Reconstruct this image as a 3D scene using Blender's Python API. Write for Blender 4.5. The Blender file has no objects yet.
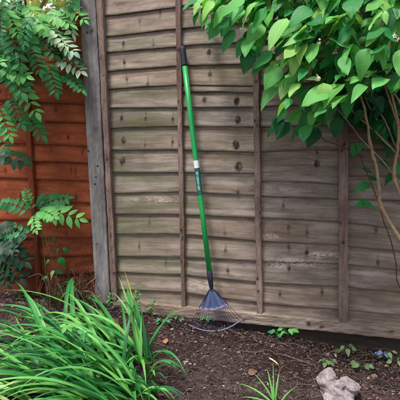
import bpy, math, random
import numpy as np
from mathutils import Vector, Matrix

SC = bpy.context.scene
COL = SC.collection
rad = math.radians

# ------------------------------------------------------------------ camera, sky, sun, exposure
F_PX, EYE = 413.6, np.array([1.2072, -2.2849, 1.0])
YAW, PITCH, ROLL = rad(-15.384), rad(8.117), rad(-0.925)
def cam_axes():
    cy, sy = math.cos(YAW), math.sin(YAW)
    w = np.array([sy*math.cos(PITCH), cy*math.cos(PITCH), -math.sin(PITCH)])
    r0 = np.array([cy, -sy, 0.0]); u0 = np.cross(r0, w)
    r = r0*math.cos(ROLL) + u0*math.sin(ROLL); u = -r0*math.sin(ROLL) + u0*math.cos(ROLL)
    return r, u, w
RIGHT, UP, FWD = cam_axes()
cd = bpy.data.cameras.new('camera'); cam = bpy.data.objects.new('camera', cd); COL.objects.link(cam)
cd.sensor_width = 36.0; cd.lens = 36.0*F_PX/400.0; cd.clip_start = 0.02; cd.clip_end = 500
cam.matrix_world = Matrix(((RIGHT[0], UP[0], -FWD[0], EYE[0]), (RIGHT[1], UP[1], -FWD[1], EYE[1]),
                           (RIGHT[2], UP[2], -FWD[2], EYE[2]), (0, 0, 0, 1)))
SC.camera = cam

SUN_ELEV, SUN_AZ = rad(66), rad(202)          # azimuth clockwise from +y: behind the camera's left shoulder
world = bpy.data.worlds.new('World'); SC.world = world; world.use_nodes = True
wn = world.node_tree.nodes; wl = world.node_tree.links
sky = wn.new('ShaderNodeTexSky'); sky.sky_type = 'NISHITA'; sky.sun_disc = False
sky.sun_elevation = SUN_ELEV; sky.sun_rotation = SUN_AZ; sky.dust_density = 3.0; sky.ozone_density = 1.0
bgn = wn['Background']; bgn.inputs['Strength'].default_value = 0.12
# broken bright cloud over the whole sky
cco = wn.new('ShaderNodeTexCoord'); cns = wn.new('ShaderNodeTexNoise'); cns.inputs['Scale'].default_value = 2.2; cns.inputs['Detail'].default_value = 6
wl.new(cco.outputs['Generated'], cns.inputs['Vector'])
crg = wn.new('ShaderNodeMapRange'); crg.inputs[1].default_value = 0.30; crg.inputs[2].default_value = 0.60; wl.new(cns.outputs['Fac'], crg.inputs[0])
cmx = wn.new('ShaderNodeMix'); cmx.data_type = 'RGBA'; wl.new(crg.outputs[0], cmx.inputs[0]); wl.new(sky.outputs['Color'], cmx.inputs[6]); cmx.inputs[7].default_value = (6.6, 6.6, 6.9, 1)
wl.new(cmx.outputs[2], bgn.inputs['Color'])
sd = bpy.data.lights.new('sun', 'SUN'); sun = bpy.data.objects.new('sun', sd); COL.objects.link(sun)
sd.energy = 3.3; sd.angle = rad(14); sd.color = (1.0, 0.96, 0.90)
sdir = Vector((math.sin(SUN_AZ)*math.cos(SUN_ELEV), math.cos(SUN_AZ)*math.cos(SUN_ELEV), math.sin(SUN_ELEV)))
sun.rotation_euler = sdir.to_track_quat('Z', 'Y').to_euler(); sun.location = (0, -3, 6)
SC.view_settings.view_transform = 'Standard'; SC.view_settings.look = 'None'
SC.view_settings.exposure = 0.6; SC.view_settings.gamma = 1.0
SC.render.engine = 'CYCLES'; SC.cycles.max_bounces = 8; SC.cycles.transparent_max_bounces = 8

rng = np.random.default_rng(11)
random.seed(11)

# ------------------------------------------------------------------ helpers
def ray(px, py):
    return (px-200)/F_PX*RIGHT - (py-200)/F_PX*UP + FWD
def at(px, py, y):
    """point where the line of sight through (px, py) meets the vertical plane at depth y"""
    d = ray(px, py); return EYE + d*((y-EYE[1])/d[1])
def base_z(x, y):
    b = np.interp(x, [-3, -0.9, 0.0, 0.44, 0.84, 1.37, 1.7, 4], [0.01, 0.01, 0.0, -0.045, -0.105, -0.155, -0.155, -0.16])
    return b - 0.015*np.clip(-np.asarray(y)-0.2, 0, 3)
def on_ground(px, py):
    d = ray(px, py); P = EYE.copy(); t = 1.0
    for _ in range(30):
        P = EYE + d*t; t += (float(base_z(P[0], P[1]))-P[2])/d[2]*0.9
    return EYE + d*t
def hash2(i, j, s):
    n = (i*374761393 + j*668265263 + s*1442695041) & 0xffffffff
    n = ((n ^ (n >> 13))*1274126177) & 0xffffffff
    return ((n ^ (n >> 16)) & 0xffff)/65535.0
def vnoise(x, y, s=0):
    x = np.asarray(x, float); y = np.asarray(y, float)
    xi = np.floor(x).astype(np.int64); yi = np.floor(y).astype(np.int64)
    fx = x-xi; fy = y-yi; fx = fx*fx*(3-2*fx); fy = fy*fy*(3-2*fy)
    a = hash2(xi, yi, s); b = hash2(xi+1, yi, s); c = hash2(xi, yi+1, s); d = hash2(xi+1, yi+1, s)
    return (a*(1-fx)+b*fx)*(1-fy) + (c*(1-fx)+d*fx)*fy
def fbm(x, y, s=0, o=4):
    t = 0; a = 0.5
    for k in range(o):
        t = t + a*(vnoise(x, y, s+k*17)-0.5); x = x*2.03; y = y*2.03; a *= 0.5
    return t

def srgb(r, g, b):
    f = lambda c: ((c/255+0.055)/1.055)**2.4 if c/255 > 0.04045 else c/255/12.92
    return (f(r), f(g), f(b), 1.0)

W = {}
def new_mesh(name, V, Fs, uv=None, smooth=False, attrs=None):
    me = bpy.data.meshes.new(name)
    V = np.asarray(V, float)
    me.from_pydata(V.tolist(), [], Fs if isinstance(Fs, list) else np.asarray(Fs).tolist())
    if uv is not None:
        l = me.uv_layers.new(name='UVMap'); vi = np.empty(len(me.loops), np.int32); me.loops.foreach_get('vertex_index', vi)
        l.data.foreach_set('uv', np.asarray(uv, np.float32)[vi].ravel())
    for k, (t, a) in (attrs or {}).items():
        at_ = me.attributes.new(k, t, 'POINT')
        at_.data.foreach_set({'FLOAT_VECTOR': 'vector', 'FLOAT_COLOR': 'color', 'FLOAT': 'value'}[t], np.asarray(a, np.float32).ravel())
    if smooth:
        me.polygons.foreach_set('use_smooth', np.ones(len(me.polygons), bool))
    me.update(); return me
def add(name, data, parent=None, M=None, mat=None, color=None):
    """link one object; M is its world matrix, children are stored relative to their parent"""
    o = bpy.data.objects.new(name, data); COL.objects.link(o)
    M = M.copy() if M is not None else Matrix.Identity(4)
    W[o] = M
    if parent is not None:
        o.parent = parent; o.matrix_basis = W[parent].inverted() @ M
    else:
        o.matrix_basis = M
    if mat is not None and data is not None and not data.materials: data.materials.append(mat)
    if color is not None: o.color = color
    return o
def thing(name, label, cat, loc, group=None):
    o = add(name, None, None, Matrix.Translation(Vector([float(c) for c in loc])))
    o.empty_display_size = 0.05
    return tag(o, label, cat, group)
def tag(o, label=None, cat=None, group=None, kind=None):
    if label: o['label'] = label
    if cat: o['category'] = cat
    if group: o['group'] = group
    if kind: o['kind'] = kind
    return o
def frame(x, y, z, p):
    M = Matrix.Identity(4)
    for i in range(3):
        M[i][0] = x[i]; M[i][1] = y[i]; M[i][2] = z[i]; M[i][3] = p[i]
    return M
def unit(v):
    v = np.asarray(v, float); return v/max(np.linalg.norm(v), 1e-9)
def part(name, V, Fs, parent, mat, **k):
    """a mesh given in world coordinates, hung under parent"""
    color = k.pop('color', None)
    M = W[parent] if parent is not None else Matrix.Identity(4)
    V = np.asarray(V, float)
    if parent is not None: V = V - np.array(M.translation)
    return add(name, new_mesh(name, V, Fs, **k), parent, M if parent is None else Matrix.Translation(M.translation), mat, color)

class Bag:
    """collects pieces of ONE mesh"""
    def __init__(s): s.V = []; s.F = []; s.n = 0; s.A = []; s.U = []
    def put(s, V, F, col=None, uv=None):
        V = np.asarray(V, float); s.V.append(V); s.F += [[i+s.n for i in f] for f in F]; s.n += len(V)
        s.A.append(np.tile(np.array(col if col is not None else (1, 1, 1, 1), float), (len(V), 1)))
        s.U.append(np.asarray(uv, float) if uv is not None else np.zeros((len(V), 2)))
    def mesh_args(s):
        return np.vstack(s.V), s.F
    def cols(s): return np.vstack(s.A)
    def uvs(s): return np.vstack(s.U)

def tube(P, R, n=8, caps=True):
    P = [np.asarray(p, float) for p in P]; m = len(P)
    R = list(R) if hasattr(R, '__len__') else [R]*m
    t = [unit(P[min(i+1, m-1)]-P[max(i-1, 0)]) for i in range(m)]
    a = np.cross(t[0], (0, 0, 1) if abs(t[0][2]) < 0.9 else (1, 0, 0)); a = unit(a)
    V = []; F = []
    for i in range(m):
        a = unit(a - t[i]*np.dot(a, t[i])); b = np.cross(t[i], a)
        for k in range(n):
            q = 2*math.pi*k/n; V.append(P[i] + R[i]*(math.cos(q)*a + math.sin(q)*b))
    for i in range(m-1):
        for k in range(n):
            F.append([i*n+k, i*n+(k+1) % n, (i+1)*n+(k+1) % n, (i+1)*n+k])
    if caps:
        F.append(list(range(n))[::-1]); F.append([(m-1)*n+k for k in range(n)])
    return np.array(V), F
def spline(P, n):
    """Catmull-Rom through the points"""
    P = [np.asarray(p, float) for p in P]; P = [2*P[0]-P[1]] + P + [2*P[-1]-P[-2]]
    out = []; m = len(P)-3
    for i in range(n):
        s = i/(n-1)*m; k = min(int(s), m-1); f = s-k; a, b, c, d = P[k:k+4]
        out.append(0.5*((2*b) + (c-a)*f + (2*a-5*b+4*c-d)*f*f + (-a+3*b-3*c+d)*f**3))
    return out

# ------------------------------------------------------------------ materials
class NT:
    def __init__(s, name):
        s.m = bpy.data.materials.new(name); s.m.use_nodes = True; s.t = s.m.node_tree; s.t.nodes.clear()
        s.out = s.n('ShaderNodeOutputMaterial')
    def n(s, k, **p):
        x = s.t.nodes.new(k)
        for a, v in p.items(): setattr(x, a, v)
        return x
    def l(s, a, b): s.t.links.new(a, b)
    def set(s, sock, v):
        if isinstance(v, bpy.types.NodeSocket): s.l(v, sock)
        else: sock.default_value = v
    def math(s, op, a, b=0.0, c=None, clamp=False):
        x = s.n('ShaderNodeMath', operation=op, use_clamp=clamp); s.set(x.inputs[0], a); s.set(x.inputs[1], b)
        if c is not None: s.set(x.inputs[2], c)
        return x.outputs[0]
    def mix(s, f, a, b, mode='MIX'):
        x = s.n('ShaderNodeMix', data_type='RGBA', blend_type=mode); s.set(x.inputs[0], f); s.set(x.inputs[6], a); s.set(x.inputs[7], b)
        return x.outputs[2]
    def noise(s, vec, scale, detail=4, rough=0.55, out='Fac', dist=0.0):
        x = s.n('ShaderNodeTexNoise'); x.inputs['Scale'].default_value = scale; x.inputs['Detail'].default_value = detail
        x.inputs['Roughness'].default_value = rough; x.inputs['Distortion'].default_value = dist
        if vec is not None: s.l(vec, x.inputs['Vector'])
        return x.outputs[out]
    def ramp(s, f, stops, interp='LINEAR'):
        x = s.n('ShaderNodeValToRGB'); e = x.color_ramp.elements; x.color_ramp.interpolation = interp
        while len(e) < len(stops): e.new(0.5)
        for i, (p, c) in enumerate(stops): e[i].position = p; e[i].color = c
        s.set(x.inputs[0], f); return x.outputs[0]
    def rng(s, f, a, b, c=0.0, d=1.0):
        x = s.n('ShaderNodeMapRange'); s.set(x.inputs[0], f); x.inputs[1].default_value = a; x.inputs[2].default_value = b
        x.inputs[3].default_value = c; x.inputs[4].default_value = d; return x.outputs[0]
    def scale(s, v, x, y, z):
        m = s.n('ShaderNodeVectorMath', operation='MULTIPLY'); s.l(v, m.inputs[0]); m.inputs[1].default_value = (x, y, z); return m.outputs[0]
    def attr(s, name, out='Vector'):
        return s.n('ShaderNodeAttribute', attribute_name=name).outputs[out]
    def bump(s, h, strength, dist):
        b = s.n('ShaderNodeBump'); s.set(b.inputs['Height'], h); b.inputs['Strength'].default_value = strength
        b.inputs['Distance'].default_value = dist; return b.outputs[0]
    def bsdf(s, col, rough=0.8, normal=None, metal=0.0, spec=0.4):
        p = s.n('ShaderNodeBsdfPrincipled'); s.set(p.inputs['Base Color'], col); s.set(p.inputs['Roughness'], rough)
        p.inputs['Metallic'].default_value = metal; p.inputs['Specular IOR Level'].default_value = spec
        if normal is not None: s.l(normal, p.inputs['Normal'])
        return p.outputs[0]
    def done(s, sh): s.l(sh, s.out.inputs[0]); return s.m

def wood(name, dark, mid, light, knot, algae, worn, grain_amt=1.0):
    """sawn timber. vertex data: grain = (metres along, metres across bent round knots, board number); wear = (knot, algae, worn, stain and lap shade)"""
    t = NT(name)
    g = t.attr('grain'); wsep = t.n('ShaderNodeSeparateColor'); t.l(t.attr('wear', 'Color'), wsep.inputs[0])
    kn, al, wo = wsep.outputs[0], wsep.outputs[1], wsep.outputs[2]
    st = t.attr('wear', 'Alpha')
    fine = t.noise(t.scale(g, 13, 560, 7.3), 1.0, 6, 0.7)
    band = t.noise(t.scale(g, 2.2, 85, 5.1), 1.0, 4, 0.6, dist=0.4)
    blot = t.noise(t.scale(g, 7, 22, 3.7), 1.0, 5, 0.6)
    big = t.noise(t.scale(g, 2.0, 9, 11.0), 1.0, 3, 0.5)
    speck = t.noise(t.scale(g, 240, 420, 2.0), 1.0, 3, 0.7)
    f = t.math('ADD', t.math('MULTIPLY', fine, 0.40*grain_amt), t.math('MULTIPLY', band, 0.26*grain_amt))
    f = t.math('ADD', f, t.math('MULTIPLY', blot, 0.46*min(grain_amt, 1))); f = t.math('ADD', f, t.math('MULTIPLY', speck, 0.24))
    mean = .33*grain_amt + .23*min(grain_amt, 1) + .12
    f = t.rng(f, mean-0.2, mean+0.2)
    col = t.ramp(f, [(0.0, dark), (0.5, mid), (1.0, light)])
    oi = t.n('ShaderNodeObjectInfo')
    col = t.mix(1.0, col, oi.outputs['Color'], 'MULTIPLY')
    am = t.math('MULTIPLY', al, t.rng(t.math('ADD', big, t.math('MULTIPLY', blot, 0.5)), 0.6, 0.95), clamp=True)
    col = t.mix(am, col, t.mix(f, tuple(c*0.45 for c in algae[:3])+(1,), algae))
    bl = t.rng(t.math('ADD', t.math('MULTIPLY', t.noise(t.scale(g, 1.4, 26, 13.0), 1.0, 4, 0.6), 0.7), t.math('MULTIPLY', blot, 0.3)), 0.50, 0.66, 0.0, 0.38*grain_amt)
    col = t.mix(bl, col, tuple(min(1, c*1.18) for c in light[:2])+(min(1, light[2]*1.26), 1))
    br = t.rng(t.noise(t.scale(g, 1.1, 18, 17.0), 1.0, 4, 0.6), 0.52, 0.66, 0.0, 0.6)
    col = t.mix(br, col, t.mix(1.0, col, (0.74, 0.60, 0.54, 1), 'MULTIPLY'))
    wm = t.math('MULTIPLY', wo, t.rng(t.math('ADD', t.math('MULTIPLY', blot, 0.6), t.math('MULTIPLY', t.noise(t.scale(g, 60, 130, 1), 1.0, 4, 0.65), 0.7)), 0.6, 0.72), clamp=True)
    col = t.mix(wm, col, worn)
    crack = t.rng(t.noise(t.scale(g, 3.5, 230, 9.0), 1.0, 2, 0.5), 0.70, 0.78)
    col = t.mix(t.math('MULTIPLY', crack, 0.55), col, tuple(c*0.35 for c in dark[:3])+(1,))
    kk = t.math('ADD', t.math('MULTIPLY', kn, 0.9), t.math('MULTIPLY', t.math('MULTIPLY', kn, speck), 0.5), clamp=True)
    col = t.mix(kk, col, knot)
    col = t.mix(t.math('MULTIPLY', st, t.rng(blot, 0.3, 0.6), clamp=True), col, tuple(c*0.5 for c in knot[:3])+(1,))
    h = t.math('ADD', t.math('MULTIPLY', fine, 0.6), t.math('MULTIPLY', band, 0.7))
    h = t.math('SUBTRACT', h, t.math('MULTIPLY', crack, 0.7)); h = t.math('ADD', h, t.math('MULTIPLY', speck, 0.25))
    h = t.math('SUBTRACT', h, t.math('MULTIPLY', kn, 0.3))
    return t.done(t.bsdf(col, t.rng(blot, 0.2, 0.8, 0.75, 0.92), t.bump(h, 0.45, 0.003), spec=0.25))

M_FENCE = wood('weathered_timber', srgb(72, 62, 59), srgb(130, 118, 111), srgb(178, 165, 157), srgb(58, 38, 32), srgb(106, 108, 78), srgb(198, 180, 172))
M_BATTEN = wood('weathered_batten', srgb(76, 58, 54), srgb(116, 96, 90), srgb(156, 136, 128), srgb(58, 38, 34), srgb(110, 108, 84), srgb(180, 160, 148))
M_STAIN = wood('orange_stained_timber', srgb(98, 42, 24), srgb(130, 62, 36), srgb(156, 84, 52), srgb(70, 26, 14), srgb(120, 52, 24), srgb(190, 110, 60), 0.7)
M_POST = wood('grey_post_timber', srgb(82, 79, 80), srgb(116, 113, 114), srgb(148, 145, 144), srgb(64, 58, 56), srgb(104, 110, 98), srgb(160, 156, 152), 1.15)
M_DARK = wood('dark_damp_timber', srgb(34, 28, 26), srgb(52, 44, 40), srgb(74, 64, 58), srgb(26, 20, 18), srgb(50, 54, 40), srgb(80, 70, 64))

def leaf_mat(name, gloss=0.50, trans=0.38, veins=9.0, vein_amt=0.25, yellow=(1.5, 1.45, 0.55)):
    t = NT(name)
    oi = t.n('ShaderNodeObjectInfo'); tint = t.attr('tint', 'Color')
    base = t.mix(1.0, oi.outputs['Color'], tint, 'MULTIPLY')
    uv = t.n('ShaderNodeTexCoord').outputs['UV']; s = t.n('ShaderNodeSeparateXYZ'); t.l(uv, s.inputs[0])
    au = t.math('ABSOLUTE', t.math('SUBTRACT', s.outputs[0], 0.5))
    mid = t.rng(au, 0.0, 0.035, 1.0, 0.0)
    w = t.math('SINE', t.math('MULTIPLY', t.math('SUBTRACT', s.outputs[1], t.math('MULTIPLY', au, 0.55)), veins*6.283))
    lat = t.rng(w, 0.86, 1.0)
    obj = t.n('ShaderNodeTexCoord').outputs['Object']
    nz = t.noise(obj, 38.0, 4, 0.6)
    col = t.mix(t.rng(nz, 0.3, 0.7, 0.0, 0.45), base, t.mix(1.0, base, (0.55, 0.62, 0.5, 1), 'MULTIPLY'))
    col = t.mix(t.math('MULTIPLY', t.math('MAXIMUM', mid, t.math('MULTIPLY', lat, 0.5)), vein_amt), col, t.mix(1.0, base, (1.9, 1.7, 1.3, 1), 'MULTIPLY'))
    spot = t.math('MULTIPLY', t.rng(t.noise(obj, 21.0, 5, 0.7), 0.64, 0.70), 0.55)
    col = t.mix(spot, col, srgb(128, 104, 58))
    if veins == 0.0:
        rib = t.math('SINE', t.math('MULTIPLY', s.outputs[0], 75.0)); lat = t.math('MULTIPLY', rib, 0.5)
        tipb = t.rng(t.math('ADD', s.outputs[1], t.math('MULTIPLY', nz, 0.22)), 1.02, 1.10)
        col = t.mix(t.math('MULTIPLY', tipb, 0.85), col, srgb(150, 118, 70))
        col = t.mix(t.rng(rib, 0.2, 1.0, 0, 0.22), col, t.mix(1.0, base, (1.5, 1.4, 1.2, 1), 'MULTIPLY'))
    h = t.math('SUBTRACT', t.math('MULTIPLY', nz, 0.5), t.math('MAXIMUM', mid, t.math('MULTIPLY', lat, 0.7)))
    nrm = t.bump(h, 0.35, 0.003)
    p = t.bsdf(col, t.rng(nz, 0.3, 0.7, gloss-0.06, gloss+0.12), nrm, spec=0.45)
    tr = t.n('ShaderNodeBsdfTranslucent'); t.l(t.mix(1.0, col, yellow+(1,), 'MULTIPLY'), tr.inputs[0])
    mx = t.n('ShaderNodeMixShader'); mx.inputs[0].default_value = trans; t.l(p, mx.inputs[1]); t.l(tr.outputs[0], mx.inputs[2])
    return t.done(mx.outputs[0])
M_LEAF = leaf_mat('broad_leaf')
M_FROND = leaf_mat('pinnate_leaf', 0.40, 0.32, 7.0, 0.18)
M_BLADE = leaf_mat('strap_leaf', 0.38, 0.25, 0.0, 0.30)

def plain(name, col, rough=0.6, metal=0.0, nscale=60, amt=0.35, bump=0.2, dist=0.002, spec=0.4, use_tint=False, dirt=None):
    t = NT(name); obj = t.n('ShaderNodeTexCoord').outputs['Object']
    nz = t.noise(obj, nscale, 5, 0.6)
    if use_tint:
        c0 = t.attr('tint', 'Color')
    else:
        c0 = t.n('ShaderNodeRGB').outputs[0]; c0.default_value = col
    c = t.mix(t.rng(nz, 0.3, 0.7, 0.0, amt), c0, t.mix(1.0, c0, (0.45, 0.45, 0.45, 1), 'MULTIPLY'))
    if dirt:
        d = t.rng(t.noise(obj, nscale*0.35, 6, 0.7), 0.52, 0.7, 0.0, 0.7); c = t.mix(d, c, dirt)
    return t.done(t.bsdf(c, t.rng(nz, 0.2, 0.8, max(rough-0.1, 0.05), min(rough+0.12, 1)), t.bump(nz, bump, dist), metal, spec))
M_GREEN = plain('green_painted_tube', srgb(26, 152, 76), 0.36, 0, 26, 0.22, 0.06, 0.001, 0.5, dirt=srgb(64, 124, 76))
M_GRIP = plain('black_rubber_grip', srgb(34, 32, 52), 0.55, 0, 90, 0.3, 0.2, 0.001)
M_STEEL = plain('blue_grey_painted_steel', srgb(84, 98, 138), 0.42, 0.15, 30, 0.25, 0.05, 0.001, 0.5, dirt=srgb(88, 80, 84))
M_TINE = plain('dull_steel_wire', srgb(66, 64, 92), 0.42, 0.5, 80, 0.4, 0.1, 0.001)
M_BAND = plain('bright_steel_band', srgb(150, 160, 196), 0.36, 0.3, 60, 0.25, 0.05, 0.001)
M_WHITE = plain('white_label_paper', srgb(222, 224, 228), 0.5, 0, 40, 0.1, 0.02)
M_IRON = plain('rusty_iron', srgb(46, 34, 30), 0.7, 0.2, 200, 0.5, 0.2)
M_BARK = plain('pale_bark', srgb(164, 140, 110), 0.85, 0, 45, 0.7, 0.7, 0.005, 0.2, dirt=srgb(92, 74, 60))
M_TWIG = plain('brown_twig', srgb(92, 62, 48), 0.85, 0, 60, 0.5, 0.4, 0.003, 0.2)
M_GSTEM = plain('green_stem', srgb(72, 104, 50), 0.6, 0, 60, 0.4, 0.2)
M_DRY = plain('dry_stalk', srgb(98, 82, 70), 0.85, 0, 70, 0.6, 0.3, 0.002, 0.2)
M_PETAL = plain('white_petal', srgb(214, 218, 190), 0.6, 0, 80, 0.1, 0.05)
M_LITTER = plain('soil_litter', (1, 1, 1, 1), 0.9, 0, 150, 0.6, 0.5, 0.003, 0.2, use_tint=True)
M_PLASTIC = plain('pale_blue_plastic', srgb(112, 118, 160), 0.35, 0, 60, 0.3, 0.2, 0.002, 0.5)

def label_mat():
    t = NT('dark_green_label'); obj = t.n('ShaderNodeTexCoord').outputs['Object']
    uv = t.n('ShaderNodeTexCoord').outputs['UV']; s = t.n('ShaderNodeSeparateXYZ'); t.l(uv, s.inputs[0])
    nz = t.noise(obj, 50, 4)
    inside = t.math('MULTIPLY', t.rng(t.math('ABSOLUTE', t.math('SUBTRACT', s.outputs[0], 0.72)), 0.05, 0.09, 1, 0),
                    t.math('MULTIPLY', t.rng(s.outputs[1], 0.10, 0.13), t.rng(s.outputs[1], 0.80, 0.84, 1, 0)))
    marks = t.rng(t.noise(t.scale(uv, 16, 9, 1), 1.0, 3, 0.6), 0.35, 0.65)
    c = t.mix(t.math('MULTIPLY', inside, marks), t.mix(nz, srgb(20, 74, 70), srgb(30, 100, 92)), srgb(150, 190, 200))
    return t.done(t.bsdf(c, 0.35))
M_LABEL = label_mat()

def soil_mat():
    t = NT('garden_soil'); P = t.n('ShaderNodeTexCoord').outputs['Object']
    a = t.noise(P, 4.0, 6, 0.6); b = t.noise(P, 28, 7, 0.68); c = t.noise(P, 160, 5, 0.7)
    v = t.n('ShaderNodeTexVoronoi'); v.inputs['Scale'].default_value = 75; t.l(P, v.inputs['Vector'])
    f = t.math('ADD', t.math('MULTIPLY', b, 0.6), t.math('MULTIPLY', c, 0.4))
    col = t.ramp(f, [(0.28, srgb(34, 28, 29)), (0.5, srgb(76, 64, 63)), (0.7, srgb(120, 104, 101))])
    col = t.mix(t.rng(a, 0.4, 0.65, 0, 0.75), col, t.mix(1.0, col, (0.42, 0.40, 0.42, 1), 'MULTIPLY'))
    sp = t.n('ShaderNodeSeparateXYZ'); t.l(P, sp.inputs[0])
    damp_and_shade = t.rng(t.math('ADD', sp.outputs[1], t.math('MULTIPLY', a, 0.35)), -0.28, 0.0)
    col = t.mix(t.math('MULTIPLY', damp_and_shade, 0.9), col, t.mix(1.0, col, (0.36, 0.33, 0.33, 1), 'MULTIPLY'))  # damp humus, deepened so the fence foot's shade is in the colour too
    col = t.mix(t.rng(t.noise(P, 55, 3, 0.5), 0.66, 0.74, 0, 0.7), col, srgb(146, 118, 102))
    h = t.math('ADD', t.math('MULTIPLY', b, 1.0), t.math('ADD', t.math('MULTIPLY', c, 0.5), t.math('MULTIPLY', v.outputs['Distance'], 0.6)))
    return t.done(t.bsdf(col, 0.95, t.bump(h, 0.9, 0.012), spec=0.15))
M_SOIL = soil_mat()

def stone_mat():
    t = NT('pale_limestone'); P = t.n('ShaderNodeTexCoord').outputs['Object']
    b = t.noise(P, 30, 6, 0.65); c = t.noise(P, 140, 5, 0.7)
    col = t.ramp(t.math('ADD', t.math('MULTIPLY', b, 0.6), t.math('MULTIPLY', c, 0.4)), [(0.34, srgb(84, 74, 76)), (0.5, srgb(142, 130, 132)), (0.66, srgb(188, 178, 178))])
    col = t.mix(t.rng(t.noise(P, 14, 4, 0.6), 0.52, 0.66, 0, 0.8), col, srgb(84, 68, 66))
    return t.done(t.bsdf(col, 0.9, t.bump(t.math('ADD', b, t.math('MULTIPLY', c, 0.5)), 0.8, 0.008), spec=0.2))
M_STONE = stone_mat()

# ------------------------------------------------------------------ the ground
def ground():
    fx = np.concatenate([np.array([-60, -20, -8, -4, -2.5, -1.6]), np.arange(-1.2, 2.3, 0.0125), np.array([2.6, 3.2, 5, 10, 25, 60])])
    fy = np.concatenate([np.array([-60, -25, -10, -5, -3, -2, -1.5]), np.arange(-1.2, 0.1, 0.0125), np.array([0.2, 0.6, 1.5, 4, 10, 30, 60])])
    X, Y = np.meshgrid(fx, fy)
    Z = base_z(X, Y)
    near = np.clip((2.6-np.abs(X-0.5))/0.6, 0, 1)*np.clip((1.6-np.abs(Y+0.3))/0.5, 0, 1)
    Z = Z + near*(0.05*fbm(X*3, Y*3, 5, 3) + 0.036*fbm(X*11, Y*11, 9, 4) + 0.014*np.maximum(fbm(X*40, Y*40, 3, 2), 0)*2) - 0.006
    Z += 0.03*np.exp(-((Y+0.02)/0.10)**2)*near*np.clip(X, 0, 1)*0.6
    n, m = X.shape
    I = np.arange(n*m).reshape(n, m)
    Fq = np.stack([I[:-1, :-1], I[:-1, 1:], I[1:, 1:], I[1:, :-1]], -1).reshape(-1, 4)
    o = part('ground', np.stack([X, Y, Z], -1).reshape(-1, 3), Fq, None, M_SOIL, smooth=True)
    tag(o, 'dark purple brown garden soil in front of the fence', kind='structure')
    def gz(x, y):
        i = np.clip(np.searchsorted(fy, y)-1, 0, n-2); j = np.clip(np.searchsorted(fx, x)-1, 0, m-2)
        fy_ = (y-fy[i])/(fy[i+1]-fy[i]); fx_ = (x-fx[j])/(fx[j+1]-fx[j])
        return (Z[i, j]*(1-fx_)+Z[i, j+1]*fx_)*(1-fy_) + (Z[i+1, j]*(1-fx_)+Z[i+1, j+1]*fx_)*fy_
    return gz
gz = ground()
def hit(px, py):
    """ground point under a line of sight"""
    P = on_ground(px, py)
    if P[1] > -0.035: P = at(px, py, -0.035)
    P[2] = gz(P[0], P[1]); return P

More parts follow.
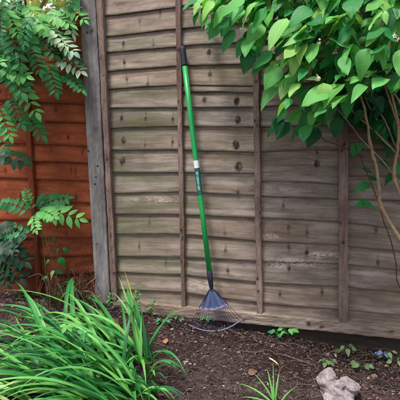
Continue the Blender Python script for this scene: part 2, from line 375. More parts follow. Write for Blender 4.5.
# ------------------------------------------------------------------ timber pieces
def plank_mesh(name, x0, x1, low, high, depth0, depth1, seed, knots=(), algae=None, worn=None, dx=0.0032, rows=19, thick=0.009, wave=1.0):
    """one lapped feather-edge board: low(x), high(x) are the heights of its edges, the lower edge stands proud"""
    xs = np.linspace(x0, x1, max(int((x1-x0)/dx), 4)); n = len(xs)
    lo = low(xs) + wave*(0.0065*fbm(xs*8, xs*0+seed*3.1, seed, 3) + 0.002*fbm(xs*60, xs*0+seed, seed+5, 2)); hi = high(xs)
    vs = np.concatenate([np.linspace(0, 1, rows)])
    X = np.tile(xs, (rows, 1)); Z = lo + vs[:, None]*(hi-lo); V = Z-lo
    cup = 0.004*np.sin(np.pi*vs)[:, None]*(fbm(xs*2.5, xs*0+seed, seed+2, 2)*2)
    Y = -(depth0 + (depth1-depth0)*vs[:, None]) + cup + 0.003*fbm(X*5, Z*9+seed, seed+31, 3)
    soft = np.zeros_like(Y); soft[0] = 0.0015; Y = Y + soft
    dv = np.zeros_like(V); kn = np.zeros_like(V); st = np.zeros_like(V)
    for (kx, kz, ks) in knots:
        DX = (X-kx); DZ = (Z-kz)
        dv += np.sign(DZ)*0.010*ks*np.exp(-(DX/(0.035*ks))**2)*np.exp(-np.abs(DZ)/(0.018*ks))
        r = np.sqrt((DX/(0.0090*ks))**2 + (DZ/(0.0115*ks))**2) + 0.6*fbm(X*150, Z*150, seed+3, 2)
        kn = np.maximum(kn, np.clip(ks-.25, .28, 1.0)*np.clip((1.35-r)*1.8, 0, 1)*(.75+.9*np.clip(fbm(X*170+seed, Z*60, seed+6, 2)*3, -.5, .8)) + .35*np.exp(-((r-.9)/.25)**2)*np.clip(.5+fbm(X*60, Z*60+seed, seed+7, 2)*4, 0, 1))
        Y += -0.0025*np.exp(-r*r*0.6)
        st = np.maximum(st, 0.7*np.exp(-((DX-0.02*fbm(Z*30,X*0+seed,seed,2))/0.007)**2)*np.clip(1-np.abs(DZ)/0.055, 0, 1))
    st = np.maximum(st, 0.8*np.exp(-V/0.004))  # shadow line of the lap painted into each board's lower edge
    al = algae(X, Z) if algae else np.zeros_like(V); wo = worn(X, Z) if worn else np.zeros_like(V)
    grain = np.stack([X, V+dv+0.006*fbm(X*3, X*0+seed, seed+8, 2), np.full_like(X, seed*1.7)], -1)
    wear = np.stack([kn, np.clip(al, 0, 1), np.clip(wo, 0, 1), st], -1)
    # back row gives the board its thickness
    P = np.stack([X, Y, Z], -1)
    back = P[[0, rows-1]].copy(); back[..., 1] += thick
    P = np.concatenate([P, back]); G = np.concatenate([grain, grain[[0, rows-1]]]); We = np.concatenate([wear, wear[[0, rows-1]]])
    I = np.arange((rows+2)*n).reshape(rows+2, n)
    q = lambda a, b: np.stack([I[a][:-1], I[a][1:], I[b][1:], I[b][:-1]], -1)
    Fq = [q(i, i+1) for i in range(rows-1)] + [q(rows, 0), q(rows-1, rows+1), q(rows+1, rows)]
    Fl = np.concatenate(Fq).tolist()
    Fl.append([int(i) for i in I[:rows, 0]][::-1] + [int(I[rows, 0]), int(I[rows+1, 0])][::1])
    Fl.append([int(i) for i in I[:rows, -1]] + [int(I[rows+1, -1]), int(I[rows, -1])])
    return P.reshape(-1, 3), Fl, dict(attrs={'grain': ('FLOAT_VECTOR', G), 'wear': ('FLOAT_COLOR', We)}, smooth=False)

def bar_mesh(A, B, wdir, w, d, seed, n=60, chamfer=0.003, rough=0.0015, algae=0.15, knots=(), waney=0.0):
    """a sawn bar from A to B, w wide along wdir and d deep"""
    A = np.asarray(A, float); B = np.asarray(B, float); L = np.linalg.norm(B-A); t = unit(B-A)
    wd = unit(np.asarray(wdir, float) - t*np.dot(wdir, t)); dd = np.cross(t, wd)
    if dd[1] > 0: dd = -dd                      # dd points to the viewer's side
    c = chamfer; h = w/2
    nf = 7
    front = [(-h+c+(w-2*c)*k/(nf-1), d) for k in range(nf)]
    sec = [(-h, 0), (-h, d-c)] + front + [(h, d-c), (h, 0)]
    V = []; G = []; We = []; s = np.linspace(0, L, n); m = len(sec)
    for si in s:
        for j, (a, b) in enumerate(sec):
            e = rough*(vnoise(si*40, j*3.3+seed, seed)-0.5)*2
            wv = waney*float(fbm(si*6, seed*2.0 + (0 if a < 0 else 9), seed, 3))*(1 if abs(a) > h*0.6 else 0)
            V.append(A + t*si + wd*(a+np.sign(a)*(e*0.6)+wv) + dd*(b + (e if b > 0 else 0)))
            kn = 0
            for (ks, ka, kr) in knots:
                kn = max(kn, min(1, max(0, 1.3-math.hypot((si-ks)/kr, (a-ka)/kr))))
            G.append((si, a+b+0.004*float(fbm(si*2, seed, seed, 2)), seed*1.3)); We.append((kn, algae, 0.15*max(0, float(fbm(si*5, seed, 77, 2))*4), 0))
    F = []
    for i in range(n-1):
        for j in range(m):
            k = (j+1) % m; F.append([i*m+j, (i+1)*m+j, (i+1)*m+k, i*m+k])
    F.append(list(range(m))); F.append([(n-1)*m+j for j in range(m)][::-1])
    return np.array(V), F, dict(attrs={'grain': ('FLOAT_VECTOR', np.array(G)), 'wear': ('FLOAT_COLOR', np.array(We))})

def dome(p, nrm, r, h=0.3, n=8):
    nrm = unit(nrm); a = unit(np.cross(nrm, (0, 0, 1) if abs(nrm[2]) < 0.9 else (1, 0, 0))); b = np.cross(nrm, a)
    V = []; F = []
    for (rr, hh) in ((r, -0.3*r), (r, h*r*0.6), (r*0.6, h*r)):
        for k in range(n):
            q = 2*math.pi*k/n; V.append(np.asarray(p) + rr*(math.cos(q)*a+math.sin(q)*b) + hh*nrm)
    for i in range(2):
        for k in range(n): F.append([i*n+k, i*n+(k+1) % n, (i+1)*n+(k+1) % n, (i+1)*n+k])
    F.append([2*n+k for k in range(n)]); return np.array(V), F

# ------------------------------------------------------------------ grey fence panel
EDGES = [[(104, 16.5), (175, 7), (200, 4.2)], [(104, 37), (175, 29), (190, 27.5), (245, 23)], [(105, 53), (175, 47), (190, 45), (240, 42.5)], [(106, 71.5), (175, 66), (240, 64)],
 [(108, 89), (175, 85), (252, 86)], [(108, 108), (175, 107.5), (252, 107)], [(110, 128), (176, 126), (252, 127)],
 [(111, 150), (177, 149.5), (262, 152), (300, 150), (338, 150.6)], [(112, 172), (177, 172), (262, 173.5), (300, 172.5), (338, 175.5)],
 [(112, 193), (176, 191.5), (252, 195), (262, 196), (338, 199)], [(116, 213.7), (178, 213.7), (262, 218), (338, 221), (400, 229)],
 [(116, 233.5), (180, 233.5), (262, 240.6), (338, 244.7), (400, 251)], [(117, 256), (180, 256.5), (262, 261), (338, 263.5), (400, 270)],
 [(118, 271.5), (180, 274), (262, 282), (338, 286), (400, 292)], [(118, 289), (180, 291.5), (262, 302.5), (338, 309), (400, 315)]]
def edge_fn(pts):
    XZ = np.array([at(px, py, -0.018)[[0, 2]] for px, py in pts]); XZ = XZ[np.argsort(XZ[:, 0])]
    def f(x):
        z = np.interp(x, XZ[:, 0], XZ[:, 1]); return z
    return f
KNOTS_PX = [(124, 44, 1), (125, 62, 1), (127, 79, .8), (154, 45, .5), (122, 118, 1.1), (124, 140, 1.5), (123, 161, 1.9), (146, 118, .7), (146, 144, .7), (173, 119, .8), (173, 142, .8),
 (209, 32, 1.2), (209, 52, 1.2), (210, 74, 1.1), (237, 101, 1.7), (238, 120, 1.6), (236, 145, 1.9), (239, 167, 2.1), (205, 100, 1.2), (238, 192, .9), (317, 164, 1.5), (317, 152, .8), (289, 228, .9), (289, 247, 1), (289, 268, 1),
 (307, 232, .9), (307, 252, 1), (283, 206, .6), (150, 222, .6), (140, 246, .7), (166, 262, .7), (225, 232, .8), (226, 250, .9), (228, 270, .9), (322, 292, .8), (280, 294, .8), (376, 230, .9), (378, 262, 1), (140, 20, .8), (160, 12, .7), (148, 84, .7), (228, 12, .8)]
KN = [(at(a, b, -0.014)[0], at(a, b, -0.014)[2], s) for a, b, s in KNOTS_PX]
def algae_grey(X, Z):
    left = np.clip(1.0-X/0.95, 0, 1)
    return np.clip(0.34 + 0.75*left*np.clip(1.3-np.abs(Z-0.85)/0.8, 0, 1) + 0.5*np.exp(-((X-0.2)/0.3)**2-((Z-0.42)/0.22)**2) + fbm(X*4, Z*8, 51, 3)*0.9, 0, 1)
WP = [(at(a, b, -0.014), sx, sz, k) for a, b, sx, sz, k in [(296, 262, .13, .020, 1.6), (322, 255, .09, .018, 1.2), (276, 264, .06, .018, 1.4), (155, 200, .20, .02, .55), (270, 236, .05, .015, 1.2), (240, 150, .12, .02, .5), (280, 190, .2, .02, .4), (200, 285, .12, .03, .7)]]
def worn_grey(X, Z):
    w = np.zeros_like(X)
    for p, sx, sz, k in WP: w = np.maximum(w, k*np.exp(-((X-p[0])/sx)**2-((Z-p[2])/sz)**2))
    return w
PX1 = 1.86
panel = thing('timber_fence', 'weathered grey brown lap fence panel behind the rake', 'fence', (0.93, 0, -0.05))
lows = [edge_fn(e) for e in EDGES]
first = lows[0]
top2 = lambda x: first(x)+0.115
lows = [top2] + lows
highs = [(lambda x: first(x)+0.20)] + lows[:-1]
rail_top = lambda x: np.full_like(x, 0.01)
TONES = [1.0, 1.04, 1.0, 1.05, .98, 1.02, .96, .98, 1.0, .97, 1.02, 1.06, .96, .97, .95, .92]
for i, lo in enumerate(lows):
    up = highs[i]; s = 100+i
    tone = TONES[i]; hue = (rng.random()-.5)*.08 + (.05 if i > 11 else 0)
    V, F, k = plank_mesh('plank', 0.0, PX1, lo, (lambda x, u=up: u(x)+0.016), 0.026, 0.010, s, [q for q in KN if abs(float(lo(np.array([q[0]]))[0])+0.06-q[1]) < 0.09], algae_grey, worn_grey)
    part('plank', V, F, panel, M_FENCE, color=(tone*(1+hue)*(1.10 if i < 7 else 1.04), tone*(1.04 if i < 7 else 1.02), tone*(1-hue)*(.95 if i < 7 else 1), 1), **k)  # upper boards lighter and warmer: their stronger light is put in the tint
# lowest board, behind the bottom rail
V, F, k = plank_mesh('plank', 0.0, PX1, (lambda x: np.full_like(x, -0.03)), (lambda x: lows[-1](x)+0.016), 0.026, 0.010, 131, [], algae_grey, worn_grey)
part('plank', V, F, panel, M_FENCE, color=(.98, .90, .85, 1), **k)
# short patched strips seen between the second and third and the third and fourth battens
def strip(pxl, d0, seed, tone):
    (a, b, c) = pxl
    lo = edge_fn(c); hi = edge_fn(b); zc = 90 if seed == 141 else 180; x0 = at(a[0], zc, -0.02)[0]; x1 = at(a[1], zc, -0.02)[0]
    V, F, k = plank_mesh('plank', x0, x1, lo, (lambda x: hi(x)), d0, d0-0.004, seed, [q for q in KN if x0 < q[0] < x1], algae_grey, worn_grey, rows=7, thick=0.006)
    part('plank', V, F, panel, M_FENCE, color=tone, **k)
strip(((179, 257), [(184, 86.5), (252, 87)], [(184, 92), (220, 91.5), (252, 93)]), 0.0295, 141, (1.02, 1, .98, 1))
strip(((258, 344), [(262, 173), (300, 171), (338, 174)], [(262, 181), (300, 181.5), (338, 184)]), 0.030, 142, (.98, .97, .96, 1))
ZT, ZB = 1.90, 0.028
BAT = [((99.8, 20), (113.3, 285), .036, .030, 1), ((177.8, 10), (183, 300), .028, .022, 2), ((255.3, 60), (259.5, 310), .034, .024, 3), ((343.6, 150), (343.4, 318), .046, .030, 4)]
def nails(parent, pts):
    b = Bag()
    for p in pts:
        V, F = dome(p, (0, -1, 0), random.uniform(.0016, .0027), 0.35, 7); b.put(V, F)
    V, F = b.mesh_args(); o = part('nail_heads', V, F, parent, M_IRON, smooth=True); tag(o, kind='stuff')
for (a, b, w, d, s) in BAT:
    yb = -0.0275
    p = at(a[0], a[1], yb-d); q = at(b[0], b[1], yb-d)
    t = (p-q)/(p[2]-q[2]); A = q + t*(ZB-q[2]); B = q + t*(ZT-q[2]); A[1] = B[1] = yb
    V, F, k = bar_mesh(A, B, (1, 0, 0), w, d, s+20, 130, 0.003, 0.0016, 0.25, [(random.uniform(.1, 1.8), random.uniform(-w/3, w/3), random.uniform(.006, .011)) for _ in range(7)], 0.010)
    o = part('batten', V, F, panel, M_BATTEN, color=(1, .98, .96, 1), **k)
    nails(o, [A+(B-A)*f+np.array([random.uniform(-.004, .004), -d-0.001, 0]) for f in np.cumsum(np.array([random.uniform(.03, .095) for _ in range(15)]))])
# one more batten at the far right edge of the panel, just outside the frame
V, F, k = bar_mesh((1.83, -0.0275, ZB), (1.83, -0.0275, ZT), (1, 0, 0), .04, .026, 29, 60); part('batten', V, F, panel, M_BATTEN, color=(1, .98, .96, 1), **k)
V, F, k = bar_mesh((0.02, -0.0275, -0.008), (PX1, -0.0275, -0.010), (0, 0, 1), 0.068, 0.026, 33, 150, 0.005, 0.002, 0.3, [(at(305, 320, -.05)[0], .004, .016), (at(318, 322, -.05)[0], -.006, .012), (.55, .0, .012), (1.6, .008, .01)], 0.008)
rail = part('bottom_rail', V, F, panel, M_FENCE, color=(1.1, 1.03, .99, 1), **k)
# dark gravel board under the panel
gb = thing('gravel_board', 'dark damp board between the grey panel and the soil', 'board', (0.95, 0.0, -0.15))
V, F, k = bar_mesh((0.0, 0.012, -0.135), (PX1, 0.012, -0.142), (0, 0, 1), 0.185, 0.022, 37, 90, 0.003, 0.002, 0.3); part('plank', V, F, gb, M_DARK, color=(1, 1, 1, 1), **k)

# ------------------------------------------------------------------ grey post
post = thing('fence_post', 'square blue grey timber post with bolt holes between the two panels', 'fence post', (-0.06, -0.02, 0.0))
yp = -0.036
pT0, pT1, pB0, pB1 = at(78.6, 0, yp-.02), at(95.6, 0, yp-.02), at(93.6, 262, yp-.02), at(107.6, 262, yp-.02)
cT = (pT0+pT1)/2; cB = (pB0+pB1)/2; wP = (np.linalg.norm(pT1-pT0)+np.linalg.norm(pB1-pB0))/2
tt = (cT-cB)/(cT[2]-cB[2]); A = cB+tt*(-0.12-cB[2]); B = cB+tt*(2.02-cB[2]); A[1] = B[1] = yp+.07
V, F, k = bar_mesh(A, B, (1, 0, 0), wP, 0.09, 45, 150, 0.004, 0.0012, 0.2, [(1.2, .01, .012), (.5, -.02, .01), (1.75, .02, .012)], 0.004)
part('post_shaft', V, F, post, M_POST, color=(.92, .90, .93, 1), **k)
for px, py in [(87.5, 32.5), (88.5, 151), (97.6, 166), (96, 177), (95, 184)]:
    V, F = dome(at(px, py, yp-.0195), (0, -1, 0), 0.0062, 0.25, 10); part('bolt', V, F, post, M_IRON, smooth=True)
# dark strip added as the shade of the recess right of the post
p0, p1 = at(97, 0, -0.03), at(108.6, 262, -0.03); t2 = (p0-p1)/(p0[2]-p1[2]); A = p1+t2*(-0.1-p1[2]); B = p1+t2*(1.98-p1[2]); A[1] = B[1] = 0.01
V, F, k = bar_mesh(A, B, (1, 0, 0), 0.024, 0.03, 47, 80, 0.002, 0.001, 0.2); part('recess_shade', V, F, post, M_DARK, color=(1.6, 1.5, 1.5, 1), **k)

# ------------------------------------------------------------------ orange stained panel
op = thing('timber_fence', 'orange brown stained lap fence panel left of the grey post', 'fence', (-0.8, 0, 0.0))
rx = lambda px, py: at(px, py, -0.018)
zs = [rx(83, y)[2] for y in (52, 76, 104, 123, 146, 163, 181, 203, 220, 237, 255, 272)]
zl = [rx(12, y)[2] for y in (49, 73, 100.5, 121, 143, 160.5, 178, 201, 219, 238, 257, 276)]
xr, xl = rx(83, 150)[0], rx(12, 150)[0]
OT = at(72, 20, 0)[2]
lo_ = []
for a, b in zip(zs, zl): lo_.append(lambda x, a=a, b=b: a + (b-a)*np.clip((xr-x)/(xr-xl), -0.2, 2.0))
lo_ = [(lambda x: x*0+OT-0.055)] + lo_
ohi = [(lambda x: x*0+OT-0.016)] + lo_[:-1]
OX0, OX1 = -1.45, -0.115
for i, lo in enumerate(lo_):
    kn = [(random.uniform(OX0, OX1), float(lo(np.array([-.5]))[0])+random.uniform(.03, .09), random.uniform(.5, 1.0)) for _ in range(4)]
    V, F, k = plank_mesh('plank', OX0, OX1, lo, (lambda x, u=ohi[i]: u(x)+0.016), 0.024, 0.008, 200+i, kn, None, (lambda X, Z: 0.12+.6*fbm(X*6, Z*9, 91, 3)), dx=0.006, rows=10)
    tn = random.uniform(.85, 1.08)*(.55 if i >= len(lo_)-2 else 1); part('plank', V, F, op, M_STAIN, color=(tn, tn*random.uniform(.94, 1.04), tn, 1), **k)  # last two boards darkened: shade at the fence foot put into the colour
V, F, k = plank_mesh('plank', OX0, OX1, (lambda x: np.full_like(x, -0.06)), (lambda x: lo_[-1](x)+0.016), 0.024, 0.008, 231, [], None, None, dx=0.006, rows=10); part('plank', V, F, op, M_STAIN, color=(.42, .42, .42, 1), **k)  # lowest board: the same foot shade painted in with a darker tint
for (a, b, w) in [((26, 100), (33, 205), .034), ((-60, 100), (-48, 205), .034)]:
    p = at(a[0], a[1], -.04); q = at(b[0], b[1], -.04); t = (p-q)/(p[2]-q[2]); A = q+t*(-0.05-q[2]); B = q+t*(OT-0.01-q[2]); A[1] = B[1] = -0.024
    V, F, k = bar_mesh(A, B, (1, 0, 0), w, .02, int(a[0])+90, 80, .003, .0015, .1, [], .008); part('batten', V, F, op, M_STAIN, color=(.95, .92, .9, 1), **k)
V, F, k = bar_mesh((OX0, -0.03, OT), (OX1+.01, -0.03, OT), (0, 0, 1), 0.02, 0.04, 61, 60); part('capping', V, F, op, M_STAIN, color=(.9, .9, .9, 1), **k)

# ------------------------------------------------------------------ rake
TOP = at(182.2, 46, -0.062); TIP = hit(216.6, 333); TIP[2] += 0.004
axis = unit(TIP-TOP)
Lw, Rw = at(190, 327, -0.135), at(240, 320, -0.06)
wid = unit((Rw-Lw) - axis*np.dot(Rw-Lw, axis)); nor = np.cross(axis, wid); nor = nor if nor[1] < 0 else -nor
rake = thing('lawn_rake', 'green handled lawn rake with blue grey spring tine head leaning on the fence', 'rake', TIP)
LEN = np.linalg.norm(TIP-TOP)
def along(d): return TOP + axis*d
def dist_at(py):
    lo, hi = 0, LEN
    for _ in range(40):
        m = (lo+hi)/2; d = along(m)-EYE; y = 200-F_PX*np.dot(d, UP)/np.dot(d, FWD)
        if y < py: lo = m
        else: hi = m
    return lo
dG, dW0, dW1, dL1, dH, dS = dist_at(66), dist_at(160.5), dist_at(168), dist_at(195), dist_at(277), dist_at(287)
V, F = tube([along(dG-.02), along(dG+.3), along(.9), along(dH)], .0145, 20); hnd = part('handle', V, F, rake, M_GREEN, smooth=True)
V, F = tube([along(d) for d in (0.0, .003, .010, .022, dG-.01, dG-.006, dG)], [.006, .012, .0158, .0170, .0165, .0172, .0155], 20); grip = part('grip', V, F, rake, M_GRIP, smooth=True)
b = Bag()
for d in np.arange(.04, dG-.015, .011):
    V, F = tube([along(d-.0018), along(d), along(d+.0018)], [.0166, .0176, .0166], 20, False); b.put(V, F)
V, F = b.mesh_args(); part('grip_ring', V, F, grip, M_GRIP, smooth=True)
def sleeve(name, d0, d1, r, mat):
    n = 24; V = []; uv = []; F = []
    for i, d in enumerate((d0, d1)):
        for k_ in range(n+1):
            q = 2*math.pi*k_/n; V.append(along(d)+r*(math.cos(q)*wid+math.sin(q)*nor)); uv.append((1-k_/n, i))
    for k_ in range(n): F.append([k_, k_+1, n+2+k_, n+1+k_])
    return part(name, V, F, hnd, mat, smooth=True, uv=uv)
sleeve('price_sticker', dW0, dW1, .0150, M_WHITE); sleeve('printed_label', dW1+.002, dL1, .0150, M_LABEL)
V, F = tube([along(d) for d in (dH-.035, dH-.033, dH+.01, dS, dS+.012)], [.0150, .0166, .0160, .0120, .0085], 20); part('socket', V, F, rake, M_GRIP, smooth=True)
# shroud: folded sheet steel fan
HEAD = LEN-dS; R0 = .012; RS = np.linalg.norm(along(dist_at(309))-along(dS))
def hp(a, r, lift=0.0):                         # point of the head: a across, r down from the socket
    return along(dS) + axis*r + wid*a + nor*lift
nu, nv = 14, 9; V = []; F = []
for lay in (1, -1):
    for j in range(nv):
        f = j/(nv-1); half = .011+(.078-.011)*f
        for i in range(nu):
            u = -1+2*i/(nu-1); r = R0 + f*(RS-R0) - .018*f*u*u
            bow = .012*(1-u*u)*(1-f*.4) + .0075*math.cos(u*math.pi*4)*min(1, f*1.3)
            V.append(hp(u*half, r, bow + lay*.0010))
for lay in (0, 1):
    for j in range(nv-1):
        for i in range(nu-1):
            a = lay*nu*nv+j*nu+i; q = [a, a+1, a+nu+1, a+nu]; F.append(q if lay == 0 else q[::-1])
o_ = nu*nv
for i in range(nu-1):
    a = (nv-1)*nu+i; F.append([a+1, a, a+o_, a+o_+1])
    F.append([i, i+1, i+1+o_, i+o_])
for j in range(nv-1):
    a = j*nu; F.append([a, a+nu, a+nu+o_, a+o_]); a += nu-1; F.append([a+nu, a, a+o_, a+nu+o_])
sh = part('shroud', V, F, rake, M_STEEL, smooth=True)
for sgn in (-1, 1):                              # rolled dark rims of the shroud
    P = [hp(sgn*(.011+.068*f), R0+f*(RS-R0)-.018*f, .003) for f in np.linspace(0, 1, 8)]
    V, F = tube(P, .0042, 8); part('rim', V, F, sh, M_GRIP, smooth=True)
NT_ = 20; RB = np.linalg.norm(along(dist_at(330.5))-along(dS))
for i in range(NT_):
    u = -1+2*i/(NT_-1)
    a0 = u*.070; r0 = RS-.018*u*u-.012
    a1 = u*.150; r1 = RB-.052*u*u
    a2 = u*.163; r2 = r1+.022
    P = [hp(a0, r0, .002), hp(a0+(a1-a0)*.5, r0+(r1-r0)*.5, .004), hp(a1, r1, .004), hp(a2, r2, .000), hp(a2, r2+.005, -.006), hp(a2, r2+.004, -.020)]
    V, F = tube(P, .0015, 6); part('tine', V, F, rake, M_TINE, smooth=True)
V = []; F = []; n = 40
for i in range(n):
    u = -1.02+2.04*i/(n-1); a1 = u*.150; r1 = RB-.052*u*u
    for (dr, l) in ((-.0034, .0062), (.0034, .0062), (.0034, .0050), (-.0034, .0050)): V.append(hp(a1, r1+dr, l))
for i in range(n-1):
    for k_ in range(4): F.append([i*4+k_, i*4+(k_+1) % 4, i*4+4+(k_+1) % 4, i*4+4+k_])
part('tine_band', V, F, rake, M_BAND)

# ------------------------------------------------------------------ leaves
def leaf_mesh(name, L, Wd, n=9, tip=1.0, fold=0.35, curl=0.25, wav=0.0, shape='ovate', seed=0):
    """a leaf along +y from its stalk, face up +z, folded along the midrib, real vein-side lobes"""
    V = []; uv = []; F = []
    cols = 4
    for i in range(n):
        f = i/(n-1)
        if shape == 'ovate': w = (math.sin(math.pi*min(f**0.72, 1))**0.85)*(1-.25*f)
        elif shape == 'lance': w = math.sin(math.pi*f**0.8)**0.9
        else: w = math.sin(math.pi*f)**0.7
        w = max(w, 0.0)
        if i == n-1: w = 0
        y = L*(f-0.0); zc = -curl*L*f*f
        for k in range(-cols//2, cols//2+1):
            u = k/(cols/2); x = u*w*Wd/2
            z = zc + fold*abs(x)*1.0 - 0.9*fold*abs(x)*abs(u)*.6 + wav*Wd*math.sin(f*9+u*2+seed)*abs(u)
            V.append((x, y - curl*L*.12*f*f, z)); uv.append((.5+u*w*.5, f))
    c = cols+1
    for i in range(n-1):
        for k in range(cols): F.append([i*c+k, i*c+k+1, (i+1)*c+k+1, (i+1)*c+k])
    m = new_mesh(name, V, F, uv=uv, smooth=True, attrs={'tint': ('FLOAT_COLOR', np.ones((len(V), 4)))})
    return m, (np.array(V), F, np.array(uv))
def leaf_frame(p, tipdir, nrm, s):
    y = unit(tipdir); z = unit(np.asarray(nrm)-y*np.dot(nrm, y)); x = np.cross(y, z)
    return frame(x*s, y*s, z*s, p)
def jcol(c, v=.18, h=.08):
    k = 1+(random.random()-.5)*2*v; a = 1+(random.random()-.5)*2*h
    return (c[0]*k*a, c[1]*k, c[2]*k/a, 1)
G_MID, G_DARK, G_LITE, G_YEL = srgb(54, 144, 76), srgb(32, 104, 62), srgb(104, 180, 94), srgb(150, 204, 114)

# ------------------------------------------------------------------ big leaved shrub at right
LV = [leaf_mesh('leaf', 1.0, w, 9, fold=fo, curl=cu, wav=wv, seed=s) for s, (w, fo, cu, wv) in enumerate([(.60, .45, .22, .02), (.74, .3, .3, .05), (.50, .8, .15, .02), (.66, .5, .55, .03), (.56, .2, .1, .06), (.78, .35, .35, .04), (.46, 1.0, .3, .03), (.64, .15, -.12, .05)])]
for m, _ in LV: m.materials.append(M_LEAF)
shrub = thing('shrub', 'tall shrub with broad green leaves and bare pale stems arching over the fence at right', 'shrub', hit(440, 345))
STEMS = [([(470, 372, -.34), (425, 290, -.33), (399, 237, -.32), (382, 208, -.32), (377, 172, -.31), (371, 146, -.31), (364, 108, -.32), (346, 62, -.36), (310, 18, -.42), (262, -16, -.46)], .0135, .004),
 ([(500, 350, -.30), (440, 250, -.3), (402, 196, -.3), (394, 174, -.3), (398, 148, -.30), (397, 117, -.3), (386, 78, -.3), (372, 30, -.32), (352, -20, -.34)], .0125, .006),
 ([(480, 250, -.26), (420, 180, -.26), (398, 155, -.25), (374, 131, -.25), (355, 114, -.26), (336, 92, -.28), (318, 70, -.32)], .008, .003),
 ([(470, 260, -.2), (412, 196, -.2), (391, 150, -.2), (378, 122, -.2), (366, 100, -.22), (350, 60, -.24), (322, 10, -.26)], .0085, .004),
 ([(460, 200, -.36), (420, 140, -.36), (401, 105, -.36), (387, 80, -.36), (376, 40, -.38), (380, -20, -.4)], .0085, .004),
 ([(450, 320, -.22), (402, 290, -.22), (396, 262, -.22), (391, 241, -.22), (384, 222, -.22), (378, 200, -.24)], .0045, .003),
 ([(384, 214, -.30), (373, 188, -.28), (364, 166, -.26), (357, 150, -.26), (352, 132, -.28)], .0042, .0025),
 ([(392, 120, -.15), (386, 100, -.15), (383, 60, -.15), (380, 10, -.2)], .006, .004),
 ([(430, 230, -.24), (404, 168, -.24), (388, 128, -.24), (372, 96, -.25), (362, 60, -.27)], .007, .004),
 ([(420, 210, -.27), (396, 178, -.27), (380, 158, -.27), (362, 140, -.27), (345, 118, -.28), (330, 100, -.3)], .0055, .003),
 ([(400, 130, -.3), (392, 108, -.3), (384, 84, -.3), (368, 50, -.3)], .007, .004),
 ([(410, 150, -.12), (388, 128, -.12), (382, 95, -.14), (396, 40, -.2)], .005, .003),
 ([(364, 158, -.2), (347, 149, -.2), (335, 144, -.2), (323, 139, -.2), (306, 126, -.22)], .0038, .002),
 ([(346, 62, -.36), (320, 62, -.42), (290, 70, -.5), (268, 88, -.52)], .004, .002),
 ([(320, 25, -.42), (284, 24, -.5), (250, 36, -.54), (236, 42, -.55)], .004, .002),
 ([(262, -16, -.46), (232, 0, -.52), (212, 12, -.55), (200, 20, -.56)], .0035, .0015)]
for P, r0, r1 in STEMS:
    Q = spline([at(*p) for p in P], 40)
    Rr = [.72*(r0+(r1-r0)*i/39)*(1+.12*math.sin(i*2.3+r0*900)+.08*math.sin(i*5.1)+(.35 if i % 9 == 4 else 0)) for i in range(40)]
    Q = [q+rng.normal(0, .12*r0, 3) for q in Q]
    V, F = tube(Q, Rr, 9); part('stem', V, F, shrub, M_BARK if r0 > .0045 else M_TWIG, smooth=True)
down_img = lambda ang: math.cos(rad(ang))*RIGHT - math.sin(rad(ang))*UP
LEAFN = [0]
def put_leaf(px, py, y, Lpx, ang, col, tilt=None, wide=None, parent=None, lst=LV):
    c = at(px, py, y); d = np.dot(c-EYE, FWD); L = Lpx*d/F_PX*.86
    tilt = random.uniform(-.25, .35) if tilt is None else tilt
    tip = unit(down_img(ang) + tilt*(-FWD))
    nrm = unit(-FWD*random.uniform(.35, .8) + np.array([0, 0, 1.0])*.75 + RIGHT*random.uniform(-.5, .4))
    M = leaf_frame(c - tip*L*.5, tip, nrm, L)
    m = lst[random.randrange(len(lst)) if wide is None else wide][0]
    LEAFN[0] += 1
    return add('leaf', m, parent or shrub, M, None, col)
